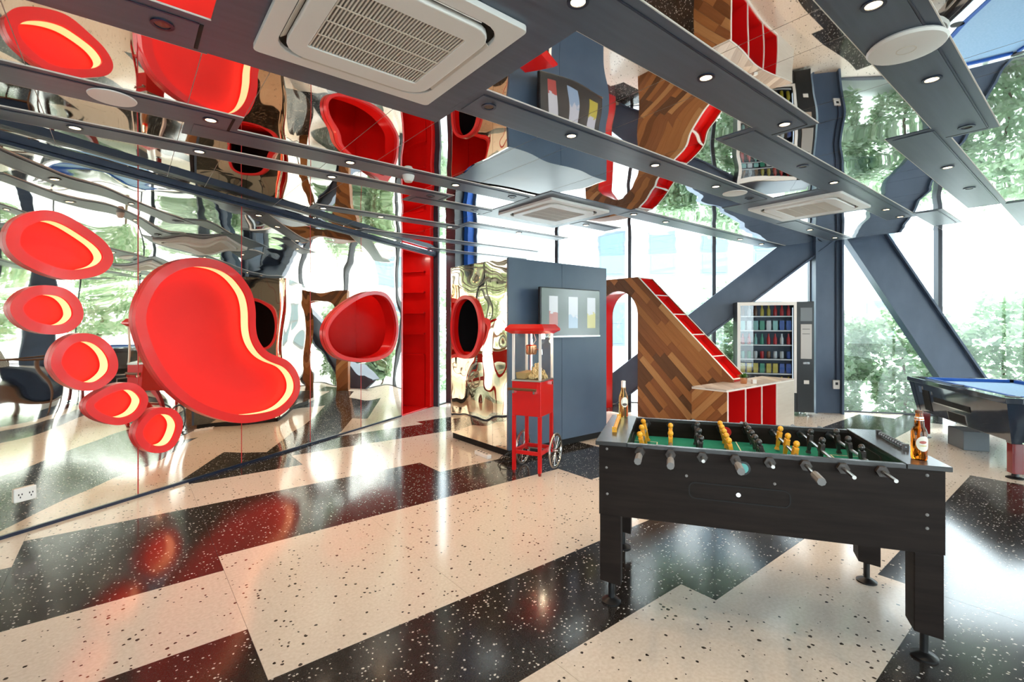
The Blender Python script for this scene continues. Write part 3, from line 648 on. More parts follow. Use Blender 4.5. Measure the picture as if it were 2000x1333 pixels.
# ------------------------------------------------------------------ wooden arch with red cubbies on its slope
SF, SB = 6.60, 7.00
ar = empty('slide_arch', (*XY(SF, 4.2), 0), GA, 'wooden plank arch with red cubbies stepping down its slope', 'play structure')
OUT = [(p[0] - 4.2, p[1]) for p in [(3.46, 0.0), (6.05, 0.0), (6.05, 2.30), (4.90, 2.30), (3.46, 0.896)]]
FOOT = [(p[0] - 4.2, p[1]) for p in [(3.30, 0.702), (3.46, 0.702), (3.46, 0.896), (3.30, 0.74)]]
A0, A1, ASP = 0.70, 1.55, 1.665; AR = (A1 - A0) / 2; AC = (A0 + A1) / 2
archp = [(A0, -0.1), (A1, -0.1)] + [(AC + AR * math.cos(i * math.pi / 20), ASP + AR * math.sin(i * math.pi / 20)) for i in range(21)]
acut = MB().prism(archp, -0.5, 1.0, 'x').build('cutter', 'black', ar)
def halves_of(poly):
    n = len(poly); A = sum(poly[i][0] * poly[(i + 1) % n][1] - poly[(i + 1) % n][0] * poly[i][1] for i in range(n)); out = []
    for i in range(n):
        p, q = poly[i], poly[(i + 1) % n]; a, b = q[1] - p[1], p[0] - q[0]
        if A < 0: a, b = -a, -b
        l = math.hypot(a, b); out.append((a / l, b / l, (a * p[0] + b * p[1]) / l))
    return out
def planks(parent, poly, x0, x1, ang, wid, seed, mats, cutter=None, axis='x', reach=4.5):
    random.seed(seed); H = halves_of(poly); ca, sa = math.cos(ang), math.sin(ang)
    ru = random.random; q = -reach
    cx = sum(p[0] for p in poly) / len(poly); cz = sum(p[1] for p in poly) / len(poly); last = -1
    while q < reach:
        p = -reach - ru()
        while p < reach:
            ln = random.choice((0.45, 0.65, 0.9, 1.15)) * (wid / 0.1)
            cr = [(p + 0.001, q + 0.001), (p + ln - 0.001, q + 0.001), (p + ln - 0.001, q + wid - 0.001), (p + 0.001, q + wid - 0.001)]
            pl = clip([(cx + a * ca - b * sa, cz + a * sa + b * ca) for a, b in cr], H)
            if pl:
                k = random.choice([i for i in range(len(mats)) if i != last]); last = k
                ce = (sum(v[0] for v in pl) / len(pl), sum(v[1] for v in pl) / len(pl))
                loc = [( (v[0] - ce[0]) * ca + (v[1] - ce[1]) * sa, -(v[0] - ce[0]) * sa + (v[1] - ce[1]) * ca) for v in pl]   # own frame, grain along x
                mb = MB(); n = len(loc)
                mb.add([(v[0], 0.0, v[1]) for v in loc] + [(v[0], x1 - x0, v[1]) for v in loc], [tuple(range(n)), tuple(range(n, 2 * n))[::-1]] + [(i, (i + 1) % n, n + (i + 1) % n, n + i) for i in range(n)])
                o = mb.build('plank', mats[k], parent)
                M = {'x': Matrix(((0, 1, 0, x0), (ca, 0, -sa, ce[0]), (sa, 0, ca, ce[1]), (0, 0, 0, 1))),
                     'z': Matrix(((ca, 0, -sa, ce[0]), (sa, 0, ca, ce[1]), (0, 1, 0, x0), (0, 0, 0, 1)))}[axis]
                for v in o.data.vertices: pass
                o.matrix_local = M if M.determinant() > 0 else M
                if cutter and any(A0 - 0.02 < v[0] < A1 + 0.02 for v in pl):
                    bool_cut(o, cutter)
                    if not o.data.polygons: drop(o)
                    else: islands(o)
            p += ln
        q += wid
# planks run down the slope
planks(ar, OUT, 0.0, 0.018, math.atan2(1.56, 1.60), 0.108, 11, ['wood0', 'wood1', 'wood2', 'wood3', 'wood0', 'wood3', 'wood4'], acut)
MBx = MB().prism(OUT, 0.019, 0.034, 'x').build('front_board', 'wood1', ar); bool_cut(MBx, acut)
MBx = MB().prism(OUT, 0.385, 0.40, 'x').build('rear_board', 'wood3', ar); bool_cut(MBx, acut)
drop(acut)
MB().prism(FOOT, 0.0, 0.034, 'x').build('foot_block', 'wood3', ar); MB().prism(FOOT, 0.385, 0.40, 'x').build('foot_block', 'wood3', ar)
lin = [(A1, 0.0)] + [(AC + AR * math.cos(i * math.pi / 20), ASP + AR * math.sin(i * math.pi / 20)) for i in range(21)] + [(A0, 0.0)]
lo_ = [(A1 + 0.012, 0.0)] + [(AC + (AR + 0.012) * math.cos(i * math.pi / 20), ASP + (AR + 0.012) * math.sin(i * math.pi / 20)) for i in range(21)] + [(A0 - 0.012, 0.0)]
mb = MB(); n = len(lin)
mb.add([(0.002, *p) for p in lin] + [(0.398, *p) for p in lin] + [(0.398, *p) for p in lo_] + [(0.002, *p) for p in lo_],
       [(k * n + i, k * n + i + 1, ((k + 1) % 4) * n + i + 1, ((k + 1) % 4) * n + i) for k in range(4) for i in range(n - 1)])
mb.build('arch_lining', 'red_gloss', ar, smooth=True, angle=50)
box('top_board', 'wood3', ar, 0.035, 0.384, 0.70, 1.85, 2.28, 2.299); box('end_board', 'wood1', ar, 0.035, 0.384, 1.835, 1.849, 0, 2.279)
# slope from (0.70,2.30) down to (-0.90,0.74)
sv = Vector((-1.60, -1.56)).normalized(); sn = Vector((-sv.y, sv.x)); sn = sn if sn.y > 0 else -sn; SL = math.hypot(1.60, 1.56)
def slope_box(name, m, u0, u1, h0, h1, x0, x1):
    b = Vector((0.70, 2.30)); q = [b + sv * u + sn * h for u, h in ((u0, h0), (u1, h0), (u1, h1), (u0, h1))]
    return MB().prism([(p.x, p.y) for p in q], x0, x1, 'x').build(name, m, ar)
for k in range(5):
    u0 = SL * k / 5 + 0.012; u1 = SL * (k + 1) / 5 - 0.012
    slope_box('cubby', 'red_gloss', u0, u1, -0.10, -0.085, 0.036, 0.383)
    slope_box('cubby_side', 'red_gloss', u0, u1, -0.084, -0.012, 0.036, 0.042); slope_box('cubby_side', 'red_gloss', u0, u1, -0.084, -0.012, 0.377, 0.383)
for k in range(6):
    u = SL * k / 5; u = min(max(u, 0.011), SL - 0.011); slope_box('divider', 'red_gloss', u - 0.010, u + 0.010, -0.085, -0.004, 0.036, 0.383); slope_box('divider_edge', 'white_edge', u - 0.010, u + 0.010, -0.0038, 0.0, 0.036, 0.3825)
slope_box('edge_strip', 'white_edge', 0, SL, 0.0, 0.006, 0.0, 0.035); slope_box('edge_strip', 'white_edge', 0, SL, 0.0, 0.006, 0.383, 0.40)

# low bench unit that runs through the foot of the slope
bn = empty('bench_unit', (*XY(5.80, 2.98), 0), GA, 'low bench with pale wood top, plank end and red cubby holes', 'bench')
BL, BW, BH = 2.03, 0.47, 0.70
MB().box(0, BL, 0, BW, BH - 0.03, BH - 0.012).build('top_board', 'white_edge', bn)
planks(bn, [(0, 0), (BL, 0), (BL, BW), (0, BW)], BH - 0.0115, BH, math.radians(45), 0.11, 5, ['palewood0', 'palewood1', 'palewood2'], axis='z', reach=2.0)
planks(bn, [(0, 0.002), (BW, 0.002), (BW, BH - 0.031), (0, BH - 0.031)], 0.0, 0.018, math.radians(-45), 0.092, 9, ['wood0', 'wood1', 'wood2', 'wood3'], reach=1.2)
box('end_board', 'white_edge', bn, 0.019, 0.034, 0, BW, 0, BH - 0.031)
for k in range(4): box('divider', 'white_edge', bn, 0.035 + 0.465 * k, 0.051 + 0.465 * k, 0.0, BW - 0.02, 0.0, BH - 0.031)
box('bottom_rail', 'white_edge', bn, 0.052, 1.43, 0.0, 0.016, 0.0, 0.03)
for k in range(3): 
    a = 0.052 + 0.465 * k; box('cubby', 'red_satin', bn, a, a + 0.447, 0.30, 0.315, 0.031, BH - 0.032); box('cubby_floor', 'red_satin', bn, a, a + 0.447, 0.017, 0.299, 0.031, 0.045)
    box('cubby_side', 'red_satin', bn, a + 0.001, a + 0.008, 0.012, 0.299, 0.046, BH - 0.032); box('cubby_side', 'red_satin', bn, a + 0.439, a + 0.446, 0.012, 0.299, 0.046, BH - 0.032)
    box('cubby_top', 'red_satin', bn, a + 0.009, a + 0.438, 0.012, 0.299, BH - 0.04, BH - 0.033)
box('end_panel', 'palewood0', bn, 1.447, BL, 0.0, 0.016, 0, BH - 0.031); box('rear_panel', 'white_edge', bn, 0.035, BL, BW - 0.019, BW, 0, BH - 0.031); box('side_panel', 'palewood2', bn, BL - 0.016, BL, 0.017, BW - 0.02, 0, BH - 0.031)
pp = empty('potted_plant', (*XY(6.62, 3.16), BH), 0, 'small green plant in a copper pot on the bench', 'plant')
MB().lathe([(0.035, 0), (0.042, 0.01), (0.047, 0.085), (0.044, 0.085), (0.040, 0.07), (0.0, 0.07)], (0, 0, 0), 18).build('pot', 'copper', pp, smooth=True)
random.seed(21); lf = MB()
for k in range(150):
    a = random.uniform(0, 6.28); e = random.uniform(0.15, 1.4); r = random.uniform(0.05, 0.11); d = Vector((math.cos(a) * math.cos(e), math.sin(a) * math.cos(e), math.sin(e) * 0.75)); b = Vector((0, 0, 0.075)); sd = d.cross(Vector((0, 0, 1))).normalized() * 0.009
    tip = b + d * r; md = b + d * r * 0.6; lf.add([b, md + sd, tip, md - sd], [(0, 1, 2, 3)])
lf.build('foliage', 'leaf_green', pp)
wc = tag(MB().box(-0.028, 0.028, -0.028, 0.028, 0, 0.06).build('candle_cube', 'white_plastic', bevel=0.005), 'small white cube beside the potted plant on the bench', 'box'); wc.location = (*XY(6.72, 3.07), BH)

# ------------------------------------------------------------------ vending machine
va_ = math.atan2(-0.272, 0.962); vm = empty('vending_machine', (3.82, 8.16, 0), va_, 'black vending machine with a glass front full of drinks', 'vending machine')
VW, VD, VZ0, VZ1 = 1.15, 0.42, 0.075, 1.894; GX0, GX1 = 0.0, 0.885
box('back_panel', 'black', vm, 0, VW, VD - 0.03, VD, VZ0, VZ1); box('side_panel', 'black', vm, 0, 0.03, 0.0, VD - 0.031, VZ0, VZ1); box('control_column', 'black', vm, 0.90, VW, 0.0, VD - 0.031, VZ0, VZ1, bevel=0.006)
box('roof_panel', 'black', vm, 0.031, 0.899, 0.0, VD - 0.031, VZ1 - 0.04, VZ1); box('base_cabinet', 'black', vm, 0.031, 0.899, 0.0, VD - 0.031, VZ0, 0.42)
for d in ((0.0, 0.89, VZ1 - 0.06, VZ1 - 0.005), (0.0, 0.89, 0.39, 0.43)): box('door_frame', 'white_paint', vm, d[0], d[1], -0.03, -0.001, d[2], d[3])
for d in ((0.0, 0.045), (0.85, 0.89)): box('door_frame', 'white_paint', vm, d[0], d[1], -0.03, -0.001, 0.4301, VZ1 - 0.0601)
box('door_glass', 'vending_glass', vm, 0.046, 0.849, -0.018, -0.012, 0.431, VZ1 - 0.061)
box('case_lining', 'navy_line', vm, 0.031, 0.899, VD - 0.05, VD - 0.031, 0.421, VZ1 - 0.041)
SHZ = [0.46, 0.70, 0.94, 1.18, 1.42, 1.66]
for z in SHZ:
    sh = box('shelf', 'navy_line', vm, 0.035, 0.84, 0.04, VD - 0.06, z - 0.018, z); box('price_rail', 'white_plastic', sh, 0.05, 0.84, 0.028, 0.038, z - 0.02, z - 0.002)
box('added_glow_strip', 'added_glow', vm, 0.846, 0.851, 0.03, 0.06, 0.5, VZ1 - 0.1)  # added glow strip that brightens the case, not an actual lamp
box('display', 'grey_box', vm, 0.95, 1.12, -0.008, -0.001, 1.57, 1.79); box('coin_panel', 'coin_steel', vm, 0.95, 1.115, -0.012, -0.001, 0.95, 1.52, bevel=0.004)
for z in (1.36, 1.44): box('coin_slot', 'black', vm, 0.975, 1.085, -0.015, -0.0125, z - 0.004, z + 0.004)
box('coin_tray', 'chrome', vm, 0.985, 1.085, -0.01, -0.001, 0.865, 0.90); box('return_door', 'white_plastic', vm, 1.0, 1.075, -0.01, -0.001, 0.54, 0.60)
for x in (0.08, 1.06): MB().lathe([(0.03, 0), (0.03, 0.012), (0.012, 0.02), (0.012, 0.0745)], (x, 0.06, 0), 10).build('foot', 'steel', vm)
for x in (0.08, 1.06): MB().lathe([(0.03, 0), (0.03, 0.012), (0.012, 0.02), (0.012, 0.0745)], (x, VD - 0.06, 0), 10).build('foot', 'steel', vm)
PCOL = {'red': (0.5, 0.02, 0.02), 'green': (0.05, 0.28, 0.16), 'gold': (0.55, 0.42, 0.04), 'blue': (0.03, 0.08, 0.32), 'white': (0.6, 0.62, 0.62), 'brown': (0.2, 0.08, 0.03), 'teal': (0.25, 0.5, 0.46)}
for k, c in PCOL.items(): mat('product_' + k, c, 0.25)
ROWS = [('brown brown white white brown brown gold gold', 'b'), ('gold gold gold green gold gold blue blue', 'p'), ('teal green white red brown white white blue', 'c'),
        ('red red teal green red red white red', 'b'), ('teal white teal green white teal blue blue', 'p'), ('brown white brown gold gold red red red', 'b')]
protos = {}
NM = {'b': 'drink_bottle', 'c': 'drink_can', 'p': 'snack_packet'}; LBN = {'b': 'bottle', 'c': 'can', 'p': 'packet'}
RN = ['lowest', 'second-lowest', 'third-lowest', 'fourth-lowest', 'fifth-lowest', 'topmost']
def product(kind, colr):
    if (kind, colr) not in protos:
        if kind == 'b': mb = MB().lathe([(0.027, 0), (0.029, 0.01), (0.029, 0.10), (0.014, 0.135), (0.012, 0.165), (0.014, 0.167), (0.014, 0.18)], n=12)
        elif kind == 'c': mb = MB().lathe([(0.024, 0), (0.030, 0.012), (0.030, 0.11), (0.025, 0.125)], n=12)
        else: mb = MB().prism([(-0.036, 0), (0.036, 0), (0.033, 0.012), (0.038, 0.08), (0.033, 0.148), (0.036, 0.16), (-0.036, 0.16), (-0.033, 0.148), (-0.038, 0.08), (-0.033, 0.012)], -0.022, 0.022, 'y')
        o = mb.build(NM[kind], 'product_' + colr, smooth=kind != 'p'); protos[(kind, colr)] = o; return o
    c = protos[(kind, colr)].copy(); COL.objects.link(c); return c
vR = Matrix.Rotation(va_, 3, 'Z')
for r_, (cs, kind) in enumerate(ROWS):
    cs = cs.split()
    for k, c in enumerate(cs):
        o = product(kind, c); x = 0.10 + k * (0.70 / (len(cs) - 1)); p = vR @ Vector((x, 0.10, SHZ[r_]))
        o.location = Vector((3.82, 8.16, 0)) + p; o.rotation_euler = (0, 0, va_)
        same = [i for i, q in enumerate(cs) if q == c]; 
        lab = '%s %s on the %s shelf of the vending machine' % (c, LBN[kind], RN[r_])
        if len(same) > 1: lab = '%s %s, %s of its colour from the left, %s vending shelf' % (c, LBN[kind], ORD[same.index(k)], RN[r_])
        tag(o, lab, LBN[kind], 'products in the vending machine')

# ------------------------------------------------------------------ foosball table
fa = math.atan2(-0.313, 0.9497); FL, FDp, FT = 1.553, 0.79, 0.88; FOo = Vector((0.448, 2.584, 0))
fb = empty('foosball_table', FOo, fa, 'black foosball table with a green pitch, yellow and black players', 'foosball table')
box('end_top', 'table_top', fb, 0, 0.165, 0, FDp, FT - 0.022, FT, bevel=0.002); box('end_top', 'table_top', fb, FL - 0.165, FL, 0, FDp, FT - 0.022, FT, bevel=0.002)
box('side_panel', 'table_black', fb, 0.055, FL - 0.06, 0.008, 0.034, 0.487, FT - 0.023); box('side_panel', 'table_black', fb, 0.055, FL - 0.06, FDp - 0.034, FDp - 0.008, 0.487, FT - 0.023)
box('rail_top', 'table_top', fb, 0.167, FL - 0.167, 0.006, 0.036, FT - 0.0225, FT - 0.004); box('rail_top', 'table_top', fb, 0.167, FL - 0.167, FDp - 0.036, FDp - 0.006, FT - 0.0225, FT - 0.004)
for x0, x1 in ((0.018, 0.0545), (FL - 0.0595, FL - 0.022)): box('corner_post', 'table_black', fb, x0, x1, 0.012, FDp - 0.012, 0.487, FT - 0.023)
box('inner_end', 'black', fb, 0.15, 0.164, 0.036, FDp - 0.036, 0.70, FT - 0.0225); box('inner_end', 'black', fb, FL - 0.164, FL - 0.15, 0.036, FDp - 0.036, 0.70, FT - 0.0225)
pf = box('playfield', 'felt_green', fb, 0.164, FL - 0.164, 0.035, FDp - 0.035, 0.745, 0.760)
for d in ((0.30, 0.306, 0.20, 0.59), (0.165, 0.306, 0.20, 0.206), (0.165, 0.306, 0.584, 0.59), (FL - 0.306, FL - 0.30, 0.20, 0.59), (FL - 0.306, FL - 0.165, 0.20, 0.206), (FL - 0.306, FL - 0.165, 0.584, 0.59), (FL / 2 - 0.003, FL / 2 + 0.003, 0.036, FDp - 0.036)):
    box('pitch_line', 'field_line', pf, *d, 0.7603, 0.7612)
box('floor_board', 'black', fb, 0.055, FL - 0.06, 0.0345, FDp - 0.0345, 0.50, 0.515)
for x in (0.164, FL - 0.168): MB().prism(rrect(0.24, 0.075, 0.03, c=(FDp / 2, 0.80)), x, x + 0.004, 'x').build('goal', 'black_matte', fb)
MB().ring(rrect(0.46, 0.085, 0.03, c=(0.70, 0.665)), rrect(0.448, 0.073, 0.025, c=(0.70, 0.665)), 0.0055, 0.0078).build('ball_door_outline', 'black_matte', fb)
MB().tube([(0.70, 0.0015, 0.665), (0.70, 0.0078, 0.665)], 0.011, 12).build('lock', 'chrome', fb)
for x, z in ((0.06, 0.84), (0.058, 0.74), (FL - 0.09, 0.835), (FL - 0.09, 0.66), (FL - 0.09, 0.60), (0.46, 0.735), (0.86, 0.735), (0.062, 0.60)):
    MB().lathe([(0.007, 0), (0.007, 0.003), (0.0035, 0.005)], n=10).build('bolt', 'handle_grey', fb).matrix_local = Matrix.Translation((x, 0.0078 if 0.1 < x < FL - 0.1 or True else 0, z)) @ Matrix.Rotation(math.pi / 2, 4, 'X')
MB().tube([(0.72, -0.004, 0.80), (0.72, 0.0078, 0.80)], 0.034, 20).build('ball_return', 'black', fb); MB().tube([(0.72, -0.006, 0.80), (0.72, -0.0042, 0.80)], 0.024, 20).build('ball_return_cup', 'teal', fb)
MB().tube([(0.72, FDp - 0.046, 0.82), (0.72, FDp - 0.0345, 0.82)], 0.03, 20).build('serve_hole', 'red_satin', fb)
def leg(x0, x1, y0, y1):
    lg = MB().add([(x0, y0, 0.13), (x1, y0, 0.11), (x1, y1, 0.11), (x0, y1, 0.15), (x0, y0, 0.486), (x1, y0, 0.486), (x1, y1, 0.486), (x0, y1, 0.486)],
                  [(3, 2, 1, 0), (4, 5, 6, 7), (0, 1, 5, 4), (1, 2, 6, 5), (2, 3, 7, 6), (3, 0, 4, 7)]).build('leg', 'table_black', fb, bevel=0.004)
    cx, cy = (x0 + x1) / 2, (y0 + y1) / 2
    MB().lathe([(0.052, 0), (0.052, 0.008), (0.03, 0.02), (0.016, 0.026), (0.016, 0.14)], (cx, cy, 0), 20).build('foot', 'black', lg, smooth=True)
for x0 in (0.022, FL - 0.135):
    for y0 in (0.014, FDp - 0.104): leg(x0, x0 + 0.11, y0, y0 + 0.09)
RX = [0.2317 + 0.1513 * k for k in range(8)]; TEAM = [(3, 'y'), (2, 'y'), (3, 'b'), (5, 'y'), (5, 'b'), (3, 'y'), (2, 'b'), (3, 'b')]
RZ = 0.84; SHIFT = [-0.02, -0.03, -0.02, 0.02, 0.04, 0.0, 0.05, 0.02]; NEAR = [0.10, 0.13, 0.085, 0.12, 0.085, 0.17, 0.15, 0.15]; TILT = [-0.25, 0.0, 0.1, -0.2, -0.3, 0.15, 0.1, -0.1]
def player(rod, y, colr, tilt):
    mb = MB(); mb.ball((0, 0, 0.052), 0.016, 1, 1, 1.1, 10, 7); mb.frustum((-0.010, 0.010, -0.017, 0.017), (-0.012, 0.012, -0.021, 0.021), -0.014, 0.036)
    mb.frustum((-0.008, 0.008, -0.010, 0.010), (-0.010, 0.010, -0.016, 0.016), -0.055, -0.014); mb.frustum((-0.013, 0.013, -0.013, 0.013), (-0.008, 0.008, -0.011, 0.011), -0.072, -0.055)
    mb.frustum((-0.012, 0.012, -0.026, -0.018), (-0.010, 0.010, -0.025, -0.019), -0.010, 0.030); mb.frustum((-0.012, 0.012, 0.018, 0.026), (-0.010, 0.010, 0.019, 0.025), -0.010, 0.030)
    o = mb.build('player', 'player_yellow' if colr == 'y' else 'player_black', rod, bevel=0.002); o.location = (0, y, 0); o.rotation_euler = (0, tilt, 0); return o
for k, x in enumerate(RX):
    n, tm = TEAM[k]; e0 = -NEAR[k]; near_handle = tm == 'y'
    rod = MB().tube([(0, e0, 0), (0, FDp + 0.10, 0)], 0.0085, 10).build('rod', 'rod_steel', fb, smooth=True); rod.location = (x, 0, RZ)
    for y0, y1 in ((-0.016, 0.0075), (0.0345, 0.044), (FDp - 0.044, FDp - 0.0345), (FDp - 0.0075, FDp + 0.016)):
        MB().tube([(0, y0, 0), (0, y1, 0)], 0.026, 6).build('bushing', 'bushing_brown' if y0 < 0 else 'black', rod)
    hy = (e0 - 0.09, e0 + 0.015) if near_handle else (FDp + 0.075, FDp + 0.17)
    MB().tube([(0, hy[0], 0), (0, hy[0] + 0.012, 0), (0, hy[0] + 0.06, 0), (0, hy[1], 0)], 0.0175 if near_handle else 0.015, 8).build('handle', 'handle_grey' if near_handle else 'player_black', rod)
    pl = None; sp_ = {2: 0.22, 3: 0.19, 5: 0.118}[n]
    for i in range(n):
        y = FDp / 2 + SHIFT[k] + (i - (n - 1) / 2) * sp_
        if pl is None: pl = player(rod, y, tm, TILT[k])
        else: share(pl, rod, loc=(0, y, 0))
# scoring beads and bottles on the end tops
def bead_rod(name, p0, p1, m, label):
    a, b = Vector(p0), Vector(p1); d = b - a; e = empty(name, (a + b) / 2 + Vector((0, 0, 0)), math.atan2(d.y, d.x), label, 'score counter'); ln = d.length
    e.location.z = FT
    MB().tube([(-ln / 2, 0, 0.015), (ln / 2, 0, 0.015)], 0.004, 8).build('wire', 'chrome', e)
    for x in (-ln / 2, ln / 2 - 0.014): box('end_block', m, e, x, x + 0.014, -0.013, 0.013, 0.0005, 0.030)
    for k in range(10): MB().tube([(-ln / 2 + 0.02 + k * (ln - 0.05) / 10, 0, 0.015), (-ln / 2 + 0.02 + (k + 0.75) * (ln - 0.05) / 10, 0, 0.015)], 0.0125, 10).build('bead', m, e)
bead_rod('score_counter', (0.593, 2.788, 0), (0.712, 3.20, 0), 'player_yellow', 'yellow score beads on the left end of the foosball table')
bead_rod('score_counter', (1.957, 2.39, 0), (2.07, 2.72, 0), 'player_black', 'black score beads on the right end of the foosball table')
def bottle(loc, m, h, label, gold):
    e = empty('beer_bottle', loc, 0, label, 'bottle'); r = 0.031
    prof = [(r * 0.9, 0.0), (r, 0.008), (r, h * 0.52), (r * 0.93, h * 0.58), (r * 0.55, h * 0.72), (r * 0.45, h * 0.90), (r * 0.42, h * 0.945)] if gold else [(r * 0.9, 0), (r, 0.008), (r, h * 0.56), (r * 0.85, h * 0.62), (r * 0.62, h * 0.68), (r * 0.58, h * 0.83), (r * 0.46, h * 0.88), (r * 0.42, h * 0.945)]
    MB().lathe(prof, n=28).build('glass_body', m, e, smooth=True)
    MB().lathe([(r * 0.46, h * 0.946), (r * 0.5, h * 0.95), (r * 0.5, h * 0.985), (r * 0.3, h)], n=20).build('cap', 'foil_silver' if gold else 'chair_wood', e, smooth=True)
    if gold: MB().lathe([(r * 0.50, h * 0.80), (r * 0.48, h * 0.942)], n=20).build('neck_foil', 'foil_silver', e, smooth=True)
    else: MB().lathe([(r * 0.60, h * 0.80), (r * 0.53, h * 0.87)], n=20).build('neck_label', 'foil_silver', e, smooth=True)
    # oval label wrapped on the glass
    def wrap(name, ca, cz, wa, hz, rr, m2, par):
        vs = [(rr * math.cos(ca), rr * math.sin(ca), cz)]; K = 24
        for q in range(1, 4):
            for i in range(K):
                a = 2 * math.pi * i / K; th = ca + wa * q / 3 * math.cos(a); vs.append((rr * math.cos(th), rr * math.sin(th), cz + hz * q / 3 * math.sin(a)))
        fs = [(0, 1 + i, 1 + (i + 1) % K) for i in range(K)] + [(1 + (q - 1) * K + i, 1 + q * K + i, 1 + q * K + (i + 1) % K, 1 + (q - 1) * K + (i + 1) % K) for q in (1, 2) for i in range(K)]
        return MB().add(vs, fs).build(name, m2, par, smooth=True)
    if gold:
        l = wrap('label', -1.5, h * 0.42, 0.8, h * 0.14, r + 0.0006, 'label_cream', e); wrap('label_mark', -1.5, h * 0.36, 0.55, h * 0.035, r + 0.0011, 'label_dark', l); wrap('label_mark', -1.5, h * 0.45, 0.4, h * 0.03, r + 0.0011, 'foil_silver', l)
    else:
        l = wrap('label', -1.70, h * 0.34, 0.95, h * 0.155, r + 0.0006, 'label_cream', e); wrap('label_mark', -1.80, h * 0.37, 0.45, h * 0.03, r + 0.0011, 'label_red', l); wrap('label_mark', -1.75, h * 0.30, 0.5, h * 0.012, r + 0.0011, 'label_gold', l)
bottle((0.755, 3.262, FT), 'glass_gold', 0.246, 'golden beer bottle with silver neck on the left end of the foosball table', True)
bottle((1.889, 2.233, FT), 'glass_amber', 0.226, 'amber beer bottle with a cream oval label on the foosball table', False)

# ------------------------------------------------------------------ pool table
pta = math.atan2(0.945, 0.33); pt = empty('pool_table', (4.75, 4.63, 0), pta, 'glossy dark pool table with blue cloth beside the windows', 'pool table')
PL, PW, PH = 2.14, 1.22, 0.80     # local x along the long side, -y to the right
def fr(x0, x1, y0, y1, z0, z1, ins): return ((x0 + ins, x1 - ins, y0 + ins, y1 - ins), (x0, x1, y0, y1), z0, z1)
MB().frustum((0.09, PL - 0.09, -PW + 0.09, -0.09), (0.025, PL - 0.025, -PW + 0.025, -0.025), 0.36, PH - 0.06).build('cabinet', 'pool_black', pt, bevel=0.004)
for d in ((0, PL, -0.13, 0), (0, PL, -PW, -PW + 0.13), (0, 0.13, -PW + 0.131, -0.131), (PL - 0.13, PL, -PW + 0.131, -0.131)): box('rail', 'pool_black', pt, *d, PH - 0.059, PH, bevel=0.006)
box('playing_cloth', 'felt_blue', pt, 0.131, PL - 0.131, -PW + 0.131, -0.131, PH - 0.055, PH - 0.035)
for d in ((0.20, PL - 0.20, -0.175, -0.132), (0.20, PL - 0.20, -PW + 0.132, -PW + 0.175), (0.132, 0.175, -PW + 0.20, -0.20), (PL - 0.175, PL - 0.132, -PW + 0.20, -0.20)): box('cushion', 'cushion_blue', pt, *d, PH - 0.034, PH + 0.004)
for x, y in ((0.12, -0.12), (PL - 0.12, -0.12), (0.12, -PW + 0.12), (PL - 0.12, -PW + 0.12), (PL / 2, -0.10), (PL / 2, -PW + 0.10)): MB().lathe([(0.062, 0), (0.062, 0.004)], (x, y, PH), 20).build('pocket', 'black_matte', pt)
for x, y in ((0.0, -0.0), (0.0, -PW), (PL, 0.0), (PL, -PW)):
    sx = 1 if x == 0 else -1; sy = -1 if y == 0 else 1
    a = (x + sx * 0.0875, x + sx * 0.17, y + sy * 0.0875, y + sy * 0.17); b = (x + sx * 0.018, x + sx * 0.13, y + sy * 0.018, y + sy * 0.13)
    srt = lambda q: (min(q[0], q[1]), max(q[0], q[1]), min(q[2], q[3]), max(q[2], q[3]))
    MB().frustum(srt(a), srt(b), 0.345, PH - 0.06).build('corner_post', 'pool_black', pt)
    lg = MB().box(*srt((x + sx * 0.10, x + sx * 0.19, y + sy * 0.10, y + sy * 0.19)), 0.05, 0.3445).build('leg', 'pool_red', pt, bevel=0.005)
    MB().lathe([(0.07, 0), (0.07, 0.008), (0.03, 0.02), (0.025, 0.0495)], (x + sx * 0.145, y + sy * 0.145, 0), 18).build('foot', 'black', lg)
# openings and plates on the long left side (its face leans in)
def side_plate(name, m, x0, x1, z0, z1, d=0.006):
    yf = lambda z: -0.09 + (0.065) * (z - 0.36) / (PH - 0.42)
    return MB().add([(x0, yf(z0) + d, z0), (x1, yf(z0) + d, z0), (x1, yf(z1) + d, z1), (x0, yf(z1) + d, z1), (x0, yf(z0) - 0.003, z0), (x1, yf(z0) - 0.003, z0), (x1, yf(z1) - 0.003, z1), (x0, yf(z1) - 0.003, z1)],
                    [(0, 1, 2, 3), (7, 6, 5, 4), (0, 4, 5, 1), (1, 5, 6, 2), (2, 6, 7, 3), (3, 7, 4, 0)]).build(name, m, pt)
side_plate('coin_slot_panel', 'black_matte', 1.62, 1.80, 0.40, 0.66); side_plate('coin_plate', 'chrome', 1.78, 1.86, 0.62, 0.70, 0.008); side_plate('lock', 'chrome', 1.55, 1.58, 0.62, 0.66)
side_plate('ball_window', 'black_matte', 0.72, 1.52, 0.54, 0.60); side_plate('window_frame', 'chrome', 0.70, 1.54, 0.525, 0.538, 0.008); side_plate('return_frame', 'steel', 0.84, 1.24, 0.372, 0.485, 0.004); side_plate('ball_return', 'black_matte', 0.86, 1.22, 0.378, 0.475)
gb = tag(MB().box(0, 0.34, -0.25, 0, 0, 0.23).box(0.345, 0.36, -0.25, 0, 0.0, 0.225).build('storage_box', 'grey_box', bevel=0.006), 'low grey box on the floor under the pool table', 'box'); gb.location = (5.42, 5.78, 0); gb.rotation_euler = (0, 0, pta)

